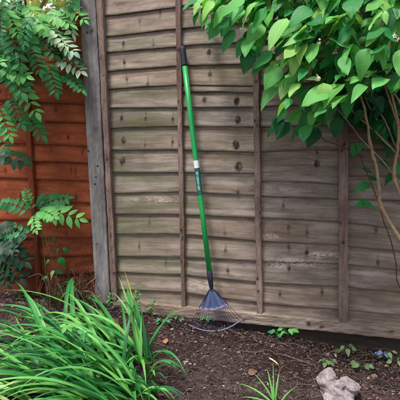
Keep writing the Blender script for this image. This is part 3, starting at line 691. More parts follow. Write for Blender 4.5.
KEY = [(312, 54, -.62, 31, 100, G_LITE), (362, 62, -.64, 36, 115, G_LITE), (345, 66, -.62, 26, 80, G_LITE), (327, 61, -.52, 28, 150, G_MID), (300, 37, -.62, 42, 172, G_YEL), (340, 43, -.6, 27, 25, G_LITE),
 (325, 93, -.62, 26, 85, G_YEL), (313, 79, -.6, 20, 185, G_YEL), (347, 105, -.55, 31, 100, G_MID), (359, 22, -.55, 28, 60, G_MID), (371, 20, -.58, 27, -35, G_LITE), (384, 56, -.6, 30, 95, G_LITE), (400, 62, -.62, 34, 100, G_LITE),
 (247, 61, -.52, 30, 112, G_DARK), (227, 41, -.54, 30, 128, G_MID), (241, 47, -.54, 26, 118, G_MID), (278, 118, -.42, 30, 132, G_MID), (284, 130, -.40, 26, 130, G_DARK), (296, 132, -.36, 25, 140, G_MID), (312, 137, -.36, 26, 125, G_DARK), (304, 122, -.40, 30, 140, G_MID),
 (268, 92, -.52, 34, 145, G_LITE), (276, 32, -.62, 44, 128, G_YEL), (258, 20, -.6, 34, 120, G_MID), (220, 16, -.58, 32, 128, G_LITE), (206, 9, -.6, 26, 140, G_YEL), (196, 8, -.6, 18, 110, G_YEL), (232, 6, -.6, 34, 155, G_LITE), (246, 10, -.6, 34, 150, G_YEL),
 (355, 150, -.26, 18, 110, G_MID), (364, 146, -.26, 13, 20, G_MID), (385, 165, -.2, 18, 60, G_DARK), (363, 186, -.25, 19, 160, G_MID), (362, 203, -.25, 18, 175, G_MID), (369, 205, -.25, 17, 40, G_MID), (375, 178, -.25, 14, -20, G_DARK),
 (392, 150, -.24, 20, 120, G_DARK), (398, 168, -.26, 18, 70, G_MID), (388, 178, -.24, 16, 140, G_DARK), (380, 133, -.25, 20, 100, G_MID), (397, 127, -.3, 22, 95, G_DARK), (368, 170, -.26, 14, 20, G_DARK), (214, 30, -.56, 24, 125, G_MID), (203, 18, -.58, 22, 118, G_LITE), (375, 84, -.5, 26, 95, G_DARK), (330, 110, -.45, 30, 105, G_MID), (336, 128, -.4, 24, 100, G_DARK), (322, 22, -.6, 32, -40, G_LITE), (300, 14, -.6, 34, 150, G_MID), (286, 60, -.58, 32, 130, G_LITE), (292, 78, -.55, 34, 118, G_LITE), (306, 100, -.5, 32, 130, G_MID), (352, 85, -.5, 28, 95, G_MID), (395, 84, -.45, 30, 100, G_MID), (330, 8, -.58, 30, 120, G_MID), (390, 20, -.6, 34, 110, G_DARK), (345, 22, -.6, 30, 130, G_MID), (262, 60, -.55, 30, 140, G_MID), (272, 76, -.55, 32, 125, G_LITE)]
for k_ in KEY: put_leaf(*k_[:5], jcol(k_[5], .1, .05))
POLY = [(186, -40), (192, 4), (206, 20), (224, 30), (240, 46), (258, 62), (268, 74), (262, 90), (284, 100), (268, 114), (288, 130), (314, 136), (330, 112), (350, 100), (362, 86), (400, 84), (430, 84), (430, -40)]
def inside(x, y, poly):
    c = False; j = len(poly)-1
    for i in range(len(poly)):
        (xi, yi), (xj, yj) = poly[i], poly[j]
        if (yi > y) != (yj > y) and x < (xj-xi)*(y-yi)/(yj-yi)+xi: c = not c
        j = i
    return c
stuff = Bag()
def bag_leaf(bag, M, src, col):
    V, F, uv = src; A = np.array(M); bag.put(V@A[:3, :3].T + A[:3, 3], F, col, uv)
tries = 0; made = 0
twigs = Bag()
while made < 175 and tries < 4000:
    tries += 1
    ex, ey = random.uniform(188, 425), random.uniform(-35, 145)
    if not inside(ex, ey, POLY): continue
    y = random.choice([random.uniform(-.62, -.35), random.uniform(-.5, -.1)])
    # a twig arches from up-right to the sampled end
    L = random.uniform(55, 95); a = rad(random.gauss(125 if ex < 330 else 100, 18))
    sx, sy = ex-L*math.cos(a), ey-L*.75*math.sin(a)
    P = [at(sx, sy, min(y+.08, -.06)), at(sx+(ex-sx)*.5, sy+(ey-sy)*.38, y+.02), at(ex, ey, y)]
    Q = spline(P, 9); V, F = tube(Q, [.0024-.0015*i/8 for i in range(9)], 5); twigs.put(V, F)
    for j in range(2, 9, 2):
        for sd in (-1, 1):
            q = Q[j] if j < 8 else Q[8]
            d = q-EYE; qx = 200+F_PX*np.dot(d, RIGHT)/np.dot(d, FWD); qy = 200-F_PX*np.dot(d, UP)/np.dot(d, FWD)
            if not inside(qx, qy, POLY): continue
            t = unit(Q[min(j+1, 8)]-Q[max(j-1, 0)]); side = unit(np.cross(t, (0, 0, 1)))*sd
            tip = unit(t*.7 + side*random.uniform(.4, 1.0) + np.array([-.25, -.1, -random.uniform(-.05, .5)]))
            nrm = unit(np.array([0, 0, 1.0]) + np.array([0, -1, 0])*random.uniform(.1, .9) + rng.normal(0, .32, 3))
            s = random.choice([random.uniform(.05, .085), random.uniform(.08, .118)])
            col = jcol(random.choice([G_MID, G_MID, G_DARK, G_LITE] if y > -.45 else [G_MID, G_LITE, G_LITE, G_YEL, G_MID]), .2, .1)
            M = leaf_frame(q, tip, nrm, s)
            if LEAFN[0] < 300 and y < -.33: 
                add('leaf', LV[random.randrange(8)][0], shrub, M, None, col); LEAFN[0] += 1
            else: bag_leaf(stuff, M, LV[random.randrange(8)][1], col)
    made += 1
POLY2 = [(336, 60), (430, 50), (430, 160), (400, 140), (384, 128), (362, 118), (346, 104)]
k2 = 0
while k2 < 420:
    x, y_ = random.uniform(336, 440), random.uniform(50, 160)
    if not inside(x, y_, POLY2): continue
    q = at(x, y_, random.uniform(-.16, -.05) if k2 % 3 else random.uniform(-.28, -.12)); tip = unit(np.array([random.gauss(-.4, .6), random.gauss(-.3, .4), -.8])); nrm = unit(np.array([0, -.6, 1.0])+rng.normal(0, .4, 3))
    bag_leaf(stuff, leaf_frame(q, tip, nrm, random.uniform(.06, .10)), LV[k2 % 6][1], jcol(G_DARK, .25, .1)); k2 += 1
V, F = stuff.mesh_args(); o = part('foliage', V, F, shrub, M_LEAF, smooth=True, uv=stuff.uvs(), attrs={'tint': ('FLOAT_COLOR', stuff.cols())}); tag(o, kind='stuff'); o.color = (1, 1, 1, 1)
V, F = twigs.mesh_args(); o = part('twigs', V, F, shrub, M_TWIG, smooth=True); tag(o, kind='stuff')
for (px, py, y, s) in [(241, 28, -.56, .7), (320, 42, -.64, .7), (395, 38, -.64, 1.1), (318, 78, -.62, .8), (352, 91, -.56, .6)]:
    c = at(px, py, y); b = Bag()
    for kf in range(7):
        cc = c + rng.normal(0, .007*s, 3)
        n_ = unit(-FWD + rng.normal(0, .5, 3)); a = unit(np.cross(n_, UP)); e = np.cross(n_, a)
        for q in range(4):
            th = q*math.pi/2+kf; d1 = math.cos(th)*a+math.sin(th)*e; d2 = np.cross(n_, d1); r = .008*s
            b.put([cc, cc+d1*r*.55+d2*r*.28, cc+d1*r+n_*.001, cc+d1*r*.55-d2*r*.28], [[0, 1, 2, 3]])
    V, F = b.mesh_args(); part('flower', V, F, shrub, M_PETAL)

# ------------------------------------------------------------------ pinnate leaved plants at left
LT = [leaf_mesh('leaflet', 1.0, w, 6, fold=fo, curl=cu, shape='lance', seed=s) for s, (w, fo, cu) in enumerate([(.48, .4, .15), (.54, .25, .25), (.44, .5, .1)])]
for m, _ in LT: m.materials.append(M_FROND)
P_MID, P_LITE, P_PALE, P_DARK = srgb(58, 142, 84), srgb(108, 186, 98), srgb(186, 214, 190), srgb(24, 88, 54)
def frond(parent, A, B, nrm, col, pairs=6, sag=.12, bag=None, llen=.33):
    """compound leaf from A to B: a rachis with pairs of leaflets and one at the tip"""
    A = np.asarray(A, float); B = np.asarray(B, float); L = np.linalg.norm(B-A)
    nrm = unit(nrm); mid = (A+B)/2 + nrm*L*sag
    Q = spline([A, mid, B], 14)
    V, F = tube(Q, [.0016-.0009*i/13 for i in range(14)], 5)
    if bag is None: fo = part('frond', V, F, parent, M_GSTEM, smooth=True)
    for j in range(pairs*2+1):
        if j == pairs*2: f = 1.0; sd = 0
        else: f = .22+.74*(j//2)/(pairs-1)*.98; sd = 1 if j % 2 else -1
        s_ = f*13; i = min(int(s_), 12); q = Q[i]+(Q[i+1]-Q[i])*(s_-i); t = unit(Q[i+1]-Q[i]); side = np.cross(t, nrm)*sd
        tip = unit(t*(.45 if sd else 1)+side*1.0+nrm*random.uniform(-.25, .1)) if sd else t
        l = L*llen*(1-.35*abs(f-.5)*1.6)*random.uniform(.88, 1.1)
        M = leaf_frame(q, tip, unit(nrm+rng.normal(0, .16, 3)), l); c = jcol(col, .16, .08)
        if bag is None: add('leaflet', LT[random.randrange(3)][0], fo, M, None, c)
        else: bag_leaf(bag, M, LT[random.randrange(3)][1], c)
    if bag is not None: bag.put(V, F, (.08, .12, .04, 1))
def nface(k=.7): return unit(-FWD*k + np.array([0, 0, 1.0])*.6 + RIGHT*random.uniform(-.3, .4))
big = thing('shrub', 'leafy shrub with feathery pinnate leaves hanging over the top of the orange fence', 'shrub', at(-45, 300, -.35))
FR = [((54, 60), (81, 71), -.08, P_PALE), ((46, 60), (56, 92), -.16, P_MID), ((60, 74), (82, 90), -.08, P_MID), ((16, 82), (36, 112), -.24, P_LITE), ((8, 96), (22, 124), -.26, P_MID), ((20, 112), (42, 135), -.16, P_MID),
 ((-6, 70), (26, 76), -.3, P_LITE), ((-8, 156), (24, 162), -.16, P_DARK), ((-2, 104), (10, 136), -.3, P_LITE), ((30, 44), (40, 72), -.22, P_MID), ((48, 34), (74, 52), -.12, P_PALE), ((40, 16), (70, 24), -.1, P_LITE), ((60, 6), (84, 20), -.06, P_YEL if False else P_LITE), ((10, 30), (20, 66), -.32, P_MID),
 ((-4, 30), (8, 62), -.34, P_MID), ((2, 8), (18, 34), -.34, P_LITE), ((20, 4), (44, 26), -.24, P_LITE), ((62, 48), (80, 62), -.08, P_DARK), ((0, 56), (22, 92), -.3, P_MID), ((-10, 120), (6, 146), -.28, P_MID)]
for (a, b, y, c) in FR: frond(big, at(a[0], a[1], y), at(b[0], b[1], y-.04), nface(), c, pairs=random.choice([5, 6, 6, 7]))
BP = [(-30, -40), (-30, 128), (2, 124), (14, 104), (26, 86), (44, 76), (56, 66), (66, 56), (74, 42), (78, 20), (80, -40)]
fb = Bag(); n_ = 0
while n_ < 54:
    x, y_ = random.uniform(-30, 80), random.uniform(-40, 140)
    if not inside(x, y_, BP) or (x > 22 and y_ < 30 and random.random() < .8) or (x > 44 and y_ > 62): continue
    d = random.uniform(-.5, -.05) if x < 50 else random.uniform(-.2, -.05); a = rad(random.gauss(58, 26)); L = random.uniform(22, 36)
    c = random.choice([P_MID, P_MID, P_LITE, P_DARK, P_PALE]); A = at(x-L*math.cos(a), y_-L*math.sin(a), d+.02); B = at(x, y_, d-.03)
    frond(big, A, B, unit(nface()+rng.normal(0, .25, 3)), c, 6, .12, fb); n_ += 1
V, F = fb.mesh_args(); o = part('foliage', V, F, big, M_FROND, smooth=True, uv=fb.uvs(), attrs={'tint': ('FLOAT_COLOR', fb.cols())}); tag(o, kind='stuff'); o.color = (1, 1, 1, 1)
for P, r0, r1 in [([(-60, 330, -.35), (-40, 200, -.33), (-12, 90, -.3), (12, 30, -.26), (27, -20, -.22)], .014, .006), ([(24, -10, -.2), (27, 12, -.18), (32, 24, -.14), (46, 36, -.1), (58, 44, -.08), (70, 60, -.06)], .006, .003), ([(-12, 90, -.3), (14, 76, -.26), (36, 64, -.2), (56, 62, -.1)], .005, .002),
                  ([(12, 30, -.26), (20, 60, -.28), (18, 90, -.28)], .004, .002), ([(-30, 160, -.32), (-4, 110, -.3), (14, 100, -.22), (20, 112, -.18)], .004, .002)]:
    Q = spline([at(*p) for p in P], 24); V, F = tube(Q, [r0+(r1-r0)*i/23 for i in range(24)], 8); part('stem', V, F, big, M_TWIG, smooth=True)

sap = thing('sapling', 'young sapling with bright pinnate leaves spreading against the orange fence', 'sapling', at(37, 284, -.10))
V, F = tube(spline([at(38, 286, -.10), at(36, 255, -.08), at(37, 232, -.09), at(35, 214, -.10)], 16), [.006-.003*i/15 for i in range(16)], 7); part('stem', V, F, sap, M_TWIG, smooth=True)
for (a, b, y, c, dy) in [((35, 214), (26, 192), -.10, P_LITE, -.06), ((34, 214), (1, 203), -.10, P_MID, -.02), ((36, 213), (36, 230), -.11, P_LITE, -.12), ((36, 212), (54, 216), -.11, P_LITE, -.1), ((37, 212), (79, 219), -.10, P_LITE, -.02), ((37, 210), (67, 198), -.09, P_MID, .01), ((36, 238), (-4, 228), -.10, P_MID, -.05), ((36, 212), (44, 196), -.09, P_MID, -.02)]:
    frond(sap, at(a[0], a[1], y), at(b[0], b[1], y+dy), nface(.9), c, pairs=6, sag=.16, llen=.30)
low = thing('seedling_shrub', 'dark low pinnate plant in the shade at the foot of the orange fence', 'shrub', at(-6, 292, -.14))
V, F = tube(spline([at(-6, 292, -.14), at(-4, 260, -.13), at(-2, 238, -.14)], 10), [.004-.002*i/9 for i in range(10)], 6); part('stem', V, F, low, M_TWIG, smooth=True)
for (a, b, y) in [((-3, 240), (20, 236), -.14), ((-3, 242), (24, 262), -.15), ((-4, 250), (20, 278), -.16), ((-4, 256), (8, 284), -.17), ((-4, 246), (14, 250), -.2), ((-6, 236), (10, 226), -.13)]:
    frond(low, at(a[0], a[1], y), at(b[0], b[1], y-.03), nface(), srgb(18, 70, 46), 6, .12, None, .38)

# ------------------------------------------------------------------ strap-leaved clumps
def blade(parent, P0, az, elev, L, wd, droop, col, twist=0.0, name='leaf', mat=None, lean=0.0, fold=.45):
    n = 15; p = np.array(P0, float); e = elev; V = []; F = []; uv = []; ds = L/(n-1); tint = []
    for i in range(n):
        f = i/(n-1); h = np.array([math.cos(az+lean*f), math.sin(az+lean*f), 0]); t = h*math.cos(e)+np.array([0, 0, 1])*math.sin(e)
        s0 = np.array([-h[1], h[0], 0]); s1 = np.cross(t, s0); tw = twist*f
        s = s0*math.cos(tw)+s1*math.sin(tw); nn = np.cross(s, t)
        if nn[2] < 0 and e < math.pi/2 and abs(tw) < 1: nn = -nn
        w = wd*(min(1, .55+f*2.2))*(1-max(0, (f-.35)/.65)**1.7)
        if i == n-1: w = .0006
        for u in (-1, -.5, 0, .5, 1):
            V.append(p + s*u*w/2 + nn*(abs(u)*w*fold*(1-f*.6))*.5); uv.append((.5+u*.5, f)); k = 1-.25*(1-min(1, f*4)); tint.append((1, 1, 1, 1))
        p = p + t*ds; e -= droop*(0.35+1.5*f)/(n-1)
        if p[2] < gz(p[0], p[1])+.012 and e < 0: e = max(e, -.02); p[2] = max(p[2], gz(p[0], p[1])+.010)
    for i in range(n-1):
        for k in range(4): F.append([i*5+k, i*5+k+1, i*5+k+6, i*5+k+5])
    return part(name, V, F, parent, mat or M_BLADE, smooth=True, uv=uv, attrs={'tint': ('FLOAT_COLOR', tint)}, color=col)
B_MID, B_LITE, B_YEL, B_DARK = srgb(60, 146, 72), srgb(114, 184, 94), srgb(172, 208, 130), srgb(32, 100, 52)
up_c = hit(146, 362)
upr = thing('strap_leaf_clump', 'upright clump of green strap leaves with one yellowing tip before the grey panel', 'plant', up_c, 'strap leaved plants')
UPB = [(125, 68, .40, .022, .7, B_MID), (138, 68, .46, .022, .4, B_LITE), (135, 70, .44, .024, .5, B_MID), (150, 66, .42, .024, .7, B_LITE), (40, 66, .34, .02, .5, B_MID), (172, 60, .46, .026, 1.2, B_LITE), (185, 58, .50, .026, 1.5, B_MID), (160, 72, .36, .022, .5, B_DARK), (30, 68, .34, .018, .7, B_MID),
       (-40, 58, .32, .022, 1.6, B_MID), (-60, 50, .30, .022, 1.6, B_LITE), (-20, 55, .24, .02, 1.3, B_MID), (-85, 55, .26, .022, 1.7, B_MID), (200, 55, .42, .026, 1.6, B_LITE), (128, 78, .30, .02, .3, B_DARK), (105, 80, .24, .02, .3, B_LITE), (-100, 62, .22, .02, 1.4, B_LITE), (215, 50, .40, .024, 1.8, B_MID)]
for (az, el, L, w, dr, c) in UPB:
    P = up_c + np.array([random.uniform(-.03, .03), random.uniform(-.03, .03), 0]); blade(upr, P, rad(az+random.uniform(-8, 8)), rad(el), L, w*.82, dr*1.25, jcol(c, .12, .08), random.uniform(-.5, .5))
b_ = blade(upr, up_c+np.array([-.01, .02, 0]), rad(140), rad(70), .47, .013, .35, srgb(168, 176, 84))
ar_c = hit(112, 392)
arch = thing('strap_leaf_clump', 'large mound of long green strap leaves arching to the left across the soil', 'plant', ar_c, 'strap leaved plants')
CR = [((116, 342), 9), ((96, 348), 8), ((74, 352), 9), ((62, 338), 10), ((132, 354), 15), ((120, 362), 17), ((128, 378), 20), ((108, 384), 20), ((96, 398), 20), ((134, 400), 20), ((48, 362), 12), ((150, 392), 14), ((70, 396), 16), ((60, 372), 12), ((30, 408), 8), ((112, 412), 20)]
for (px, py), n in CR:
    c0 = hit(px, py)
    for i in range(n):
        az = rad(random.gauss(184, 34)) if py < 390 else rad(random.gauss(200, 26))
        el = rad(random.uniform(16, 54) if random.random() < .8 else random.uniform(50, 66)); L = random.uniform(.34, .72); dr = random.uniform(1.0, 2.3)
        if px > 145: L *= .6
        if py < 360: L *= .88; el = min(el, rad(52))
        c = random.choice([B_MID, B_MID, B_LITE, B_LITE, B_MID, B_DARK, B_DARK, B_YEL if px < 100 else B_LITE])
        P = c0+np.array([random.gauss(0, .025), random.gauss(0, .03), 0]); P[2] = gz(P[0], P[1])-.004
        blade(arch, P, az, el, L, random.uniform(.014, .027), dr, jcol(c, .16, .1), random.uniform(-.5, .5), lean=random.uniform(-.3, .3))
for i in range(16):
    c0 = hit(random.uniform(132, 152), random.uniform(366, 404)); blade(arch, c0, rad(random.uniform(-75, 10)), rad(random.uniform(40, 66)), random.uniform(.18, .29), random.uniform(.013, .021), random.uniform(1.3, 2.2), jcol(random.choice([B_MID, B_LITE, B_DARK]), .16, .1), random.uniform(-.5, .5))
for (px, py, L) in [(60, 330, .2), (74, 326, .2), (34, 330, .18), (108, 318, .25)]:
    blade(arch, hit(px+16, py+16), rad(170), rad(60), L, .012, 2.2, srgb(176, 142, 92), 1.2)
tuft = thing('strap_leaf_tuft', 'small tuft of narrow green leaves in bare soil at the bottom edge', 'plant', hit(276, 404), 'strap leaved plants')
for (az, el, L, w, dr) in [(172, 38, .20, .013, .8), (160, 58, .17, .010, .6), (120, 70, .16, .009, .5), (190, 25, .16, .012, .6), (80, 66, .15, .009, .6), (30, 60, .12, .009, .8), (150, 75, .12, .008, .4), (100, 80, .19, .006, .3)]:
    blade(tuft, hit(276, 404)+np.array([random.uniform(-.01, .01), random.uniform(-.01, .01), -.002]), rad(az), rad(el), L, w, dr, jcol(B_LITE, .15, .08))

# ------------------------------------------------------------------ small weeds and creepers
def little(name, label, cat, px, py, leaves, size, col, group=None, base=None, mesh=LV, lift=.5):
    b = hit(px, py) if base is None else base
    t = thing(name, label, cat, b, group)
    for i in range(leaves):
        a = 2*math.pi*i/leaves+random.uniform(-.4, .4); h = size*random.uniform(.4, 1.3)*lift*2; o = np.array([math.cos(a), math.sin(a), 0])*size*random.uniform(.4, 1.1)
        o[1] = o[1]*.6-.01
        p = b+o+np.array([0, 0, h]); V, F = tube(spline([b, b+o*.35+np.array([0, 0, h*.8]), p], 6), .0011, 5); part('stalk', V, F, t, M_GSTEM, smooth=True)
        tip = unit(o+np.array([0, 0, -.25*size])); nr = unit(np.array([0, -.7, .8])+rng.normal(0, .25, 3)); add('leaf', mesh[random.randrange(len(mesh))][0], t, leaf_frame(p, tip, nr, size*random.uniform(.8, 1.2)), None, jcol(col, .15, .1))
    return t
little('seedling', 'bright green seedling against the dark board below the third and fourth battens', 'seedling', 288, 339, 7, .040, P_LITE, lift=.75, group='seedlings at the fence foot')
little('seedling', 'small dull green seedling under the bottom rail right of the third batten', 'seedling', 277, 330, 5, .034, P_MID, lift=.7, group='seedlings at the fence foot')
little('seedling', 'green weed seen through the upper tines of the rake', 'seedling', 207, 321, 5, .030, P_MID, base=np.array([.62, -.045, gz(.62, -.045)]), group='seedlings at the fence foot')
little('ivy_sprig', 'round leaved sprig left of the pale stone, by the gravel board', 'ivy', 326, 366, 6, 0.029, srgb(104, 134, 92), lift=.6, group='ivy sprigs on the soil below the gravel board')
little('ivy_sprig', 'round leaved sprig directly below the fourth batten', 'ivy', 346, 356, 5, 0.038, srgb(104, 134, 92), lift=.6, group='ivy sprigs on the soil below the gravel board')
little('ivy_sprig', 'dull leaf sprig on the litter above and right of the pale stone', 'ivy', 361, 371, 6, 0.036, srgb(104, 134, 92), lift=.6, group='ivy sprigs on the soil below the gravel board')
little('ivy_sprig', 'pale round leaved sprig beside the blue plastic scrap', 'ivy', 384, 360, 5, 0.034, srgb(138, 164, 118), lift=.6, group='ivy sprigs on the soil below the gravel board')
little('ivy_sprig', 'pale ivy sprig at the right edge below the gravel board', 'ivy', 396, 364, 5, 0.032, srgb(138, 164, 118), lift=.6, group='ivy sprigs on the soil below the gravel board')
little('weed', 'low leafy weed at the panel foot between the upright leaves and the rake', 'weed', 164, 325, 10, .030, P_MID, mesh=LT, group='low weeds at the fence foot')
little('weed', 'small leafy weed under the second batten', 'weed', 178, 322, 6, .026, P_MID, mesh=LT, group='low weeds at the fence foot')
little('weed', 'leafy weed among the dry stems beside the grey post', 'weed', 92, 303, 12, .030, P_DARK, mesh=LT, lift=.9, group='low weeds at the fence foot')
little('weed', 'leafy weed at the foot of the orange fence under the climber', 'weed', 66, 300, 12, .030, P_DARK, mesh=LT, lift=.9, group='low weeds at the fence foot')
def feathery(px, py, H, label, n=22):
    b = hit(px, py); t = thing('feathery_weed', label, 'weed', b, 'feathery weeds before the grey fence'); top = b+np.array([random.uniform(-.01, .02), 0.02, H])
    Q = spline([b, b+(top-b)*.5+np.array([-.012, 0, 0]), top], 14); V, F = tube(Q, [.002-.001*i/13 for i in range(14)], 5); part('stem', V, F, t, M_GSTEM, smooth=True)
    for i in range(n):
        f = .3+.7*i/n; q = Q[int(f*13)]; a = i*2.4; d = unit(np.array([math.cos(a), math.sin(a)*.6-.2, .35])); add('leaf', LT[i % 3][0], t, leaf_frame(q, d, (0, -.6, 1), random.uniform(.022, .04)*(1.2-f*.5)), None, jcol(srgb(96, 142, 84), .15, .1))
feathery(137, 318, .20, 'taller feathery pale weed against the grey panel behind the upright clump')
feathery(152, 318, .12, 'shorter feathery weed right of the upright clump', 16)
feathery(112, 312, .12, 'feathery weed in front of the post corner', 16)
def palmate(px, py, z, label, col):
    g = hit(px, py); b = g+np.array([0, 0, z]); t = thing('creeper_seedling', label, 'creeper', g, 'creeper seedlings in the strap leaves')
    V, F = tube([g, g+(b-g)*.5+np.array([.006, 0, 0]), b], .0014, 5); part('stalk', V, F, t, M_GSTEM, smooth=True)
    for i in range(5):
        a = rad(-110+i*55-90); d = unit(math.cos(a)*RIGHT+math.sin(a)*unit(np.array([0, .8, .5]))-np.array([0, 0, .15])); add('leaf', LT[i % 3][0], t, leaf_frame(b, d+rng.normal(0, .15, 3), np.array([0, -.7, .8])+rng.normal(0, .3, 3), random.uniform(.030, .042)), None, jcol(col, .1, .05))
palmate(70, 380, .26, 'five lobed creeper leaf among the strap leaves, left one of two', B_LITE)
palmate(88, 388, .25, 'five lobed creeper leaf among the strap leaves, lower right one of two', B_MID)
cr = thing('bindweed', 'straggling climber with a few pale leaves on the foot of the orange fence', 'climbing plant', at(62, 286, -.08))
for P in [[(40, 222, -.06), (48, 246, -.08), (54, 266, -.08), (62, 288, -.08)], [(47, 236, -.06), (56, 250, -.07), (58, 270, -.08), (55, 288, -.09)], [(42, 230, -.06), (44, 252, -.07), (46, 276, -.08), (50, 290, -.09)]]:
    V, F = tube(spline([at(*p) for p in P], 16), .0018, 5); part('stem', V, F, cr, M_GSTEM, smooth=True)
for (px, py, L, a, c) in [(51, 275, 13, 130, G_YEL), (62, 262, 13, 60, G_MID), (57, 252, 11, 120, G_MID), (60, 272, 12, 20, G_DARK), (46, 262, 10, 160, G_MID), (66, 250, 9, 40, G_MID), (55, 240, 9, 30, G_DARK), (44, 278, 10, 170, G_MID)]: put_leaf(px, py, -.09, L, a, jcol(c, .1, .05), parent=cr)
dead = thing('withered_plant', 'tangle of dry brown stems and leaves at the foot of the grey post', 'dead plant', hit(78, 306))
for i in range(90):
    b0 = hit(random.uniform(48, 100), random.uniform(296, 312)); a = random.uniform(0, 6.28); H = random.uniform(.06, .23); S = random.uniform(.05, .16)
    P = [b0, b0+np.array([math.cos(a)*S*.35, math.sin(a)*S*.15, H]), b0+np.array([math.cos(a)*S, math.sin(a)*S*.35-.02, H*random.uniform(.2, 1.0)])]
    if i % 3: V, F = tube(spline(P, 9), random.uniform(.0012, .0024), 5); part('stem', V, F, dead, M_DRY if i % 4 == 1 else M_TWIG, smooth=True)
    else: blade(dead, b0, a, rad(60), H*2.2, .010, 2.6, jcol(random.choice([srgb(104, 96, 76), srgb(60, 52, 48), srgb(70, 110, 64), srgb(50, 92, 52)]), .15, .05), 1.0, 'leaf')

# ------------------------------------------------------------------ stone, scraps, soil litter
def ico(sub=1):
    t = (1+5**.5)/2
    V = [unit(v) for v in [(-1, t, 0), (1, t, 0), (-1, -t, 0), (1, -t, 0), (0, -1, t), (0, 1, t), (0, -1, -t), (0, 1, -t), (t, 0, -1), (t, 0, 1), (-t, 0, -1), (-t, 0, 1)]]
    F = [(0, 11, 5), (0, 5, 1), (0, 1, 7), (0, 7, 10), (0, 10, 11), (1, 5, 9), (5, 11, 4), (11, 10, 2), (10, 7, 6), (7, 1, 8), (3, 9, 4), (3, 4, 2), (3, 2, 6), (3, 6, 8), (3, 8, 9), (4, 9, 5), (2, 4, 11), (6, 2, 10), (8, 6, 7), (9, 8, 1)]
    for _ in range(sub):
        c = {}; N = []
        def mid(a, b):
            k = (min(a, b), max(a, b))
            if k not in c: V.append(unit(V[a]+V[b])); c[k] = len(V)-1
            return c[k]
        for a, b, d in F:
            x, y, z = mid(a, b), mid(b, d), mid(d, a); N += [(a, x, z), (b, y, x), (d, z, y), (x, y, z)]
        F = N
    return np.array(V), F
SV, SF = ico(5)
def rock(V, seed, lobes, cuts):
    r = np.zeros(len(V))
    for c, rad_ in lobes:                      # farthest hit of the ray from the middle with each lobe
        c = np.array(c); bq = V@c; disc = bq*bq-(c@c-rad_*rad_); r = np.maximum(r, np.where(disc > 0, bq+np.sqrt(np.maximum(disc, 0)), 0))
    rg = np.random.default_rng(seed)
    for _ in range(cuts):                      # flat broken faces
        n_ = unit(rg.normal(0, 1, 3)); h = rg.uniform(.72, .95); dn = V@n_; r = np.where(dn > .05, np.minimum(r, h*np.max(r)/np.maximum(dn, .05)), r)
    r *= 1+.16*fbm(V[:, 0]*3+V[:, 2]*2+9, V[:, 1]*3+V[:, 2], seed, 4)+.10*fbm(V[:, 0]*9+V[:, 2]*7, V[:, 1]*9-V[:, 2]*6, seed+4, 3)
    return V*r[:, None]
st_c = hit(338, 398)
def chunk(seed, size, off, cuts=15):
    rg = np.random.default_rng(seed); r = np.ones(len(SV))
    for _ in range(cuts):
        n_ = unit(rg.normal(0, 1, 3)); h = rg.uniform(.58, .86); dn = SV@n_; r = np.where(dn > .05, np.minimum(r, h/np.maximum(dn, .05)), r)
    r = r*(1+.13*fbm(SV[:, 0]*3+SV[:, 2]*2+9, SV[:, 1]*3+SV[:, 2], seed, 4)+.14*fbm(SV[:, 0]*8+SV[:, 2]*6, SV[:, 1]*8-SV[:, 2]*5, seed+4, 4))
    r = r*(1+.10*fbm(SV[:, 0]*18+SV[:, 2]*9, SV[:, 1]*18-SV[:, 2]*11, seed+9, 4))
    return SV*r[:, None]*np.array(size)+np.array(off)
b = Bag()
for c_ in [(1, (.082, .075, .062), (-.012, 0, .008)), (2, (.050, .055, .050), (-.046, .03, .052)), (5, (.060, .055, .044), (.042, .018, .030)), (8, (.075, .06, .045), (.0, -.05, -.005)), (12, (.03, .03, .03), (.005, -.02, .055))]: b.put(chunk(*c_), SF)
V, SF2 = b.mesh_args()
o = part('stone', V+st_c+np.array([0, 0.0, .022]), SF2, None, M_STONE, smooth=True); tag(o, 'pale lumpy limestone half sunk in the soil', 'stone')
rm = o.modifiers.new('merge', 'REMESH'); rm.mode = 'VOXEL'; rm.voxel_size = .0028; rm.use_smooth_shade = True
sc = at(381, 353, -.10); b = Bag(); n = 16; V = []; F = []
for i in range(n):
    f = i/(n-1)
    for j in range(5):
        g = j/4; V.append(sc+np.array([(f-.5)*.062, -.006*g*2-.008*math.sin(f*11+j), -.012*g+.010*math.sin(f*3.14)+.004*math.sin(f*17+j*2)]))
for i in range(n-1):
    for j in range(4): F.append([i*5+j, i*5+j+1, i*5+j+6, i*5+j+5])
o = part('plastic_scrap', V, F, None, M_PLASTIC, smooth=True); tag(o, 'crumpled scrap of pale blue plastic on the soil by the dark board', 'plastic scrap')
sm = o.modifiers.new('thickness', 'SOLIDIFY'); sm.thickness = .0012
def dry_leaf(px, py, s, col, label, a):
    c = hit(px, py)+np.array([0, 0, .012]); M = leaf_frame(c, (math.cos(a), math.sin(a)*.6, .35), (0.1, -.6, .8), s)
    o = add('dry_leaf', DL[0], None, M, None, col); return tag(o, label, 'dead leaf')
DL = leaf_mesh('dry_leaf', 1.0, .62, 9, fold=.9, curl=.5, wav=.12); DL[0].materials.append(M_LEAF)
dry_leaf(166, 346, .050, srgb(204, 146, 100), 'curled orange tan dead leaf between the upright clump and the rake', 1.9)
dry_leaf(248, 374, .055, srgb(140, 104, 92), 'brown dead leaf on bare soil above the small green tuft', .6)
o = None
c0 = hit(269, 361); c1 = hit(279, 367); V, F = tube(spline([c0+np.array([0, 0, .008]), (c0+c1)/2+np.array([0, 0, .012]), c1+np.array([0, 0, .008])], 8), [.003, .0045, .005, .004, .0045, .004, .003, .002], 6)
o = part('wood_chip', V, F, None, M_WHITE if False else plain('pale_wood', srgb(206, 180, 148), .8, 0, 90, .4, .3), smooth=True); tag(o, 'pale splinter of wood lying on the soil right of the rake', 'wood chip')

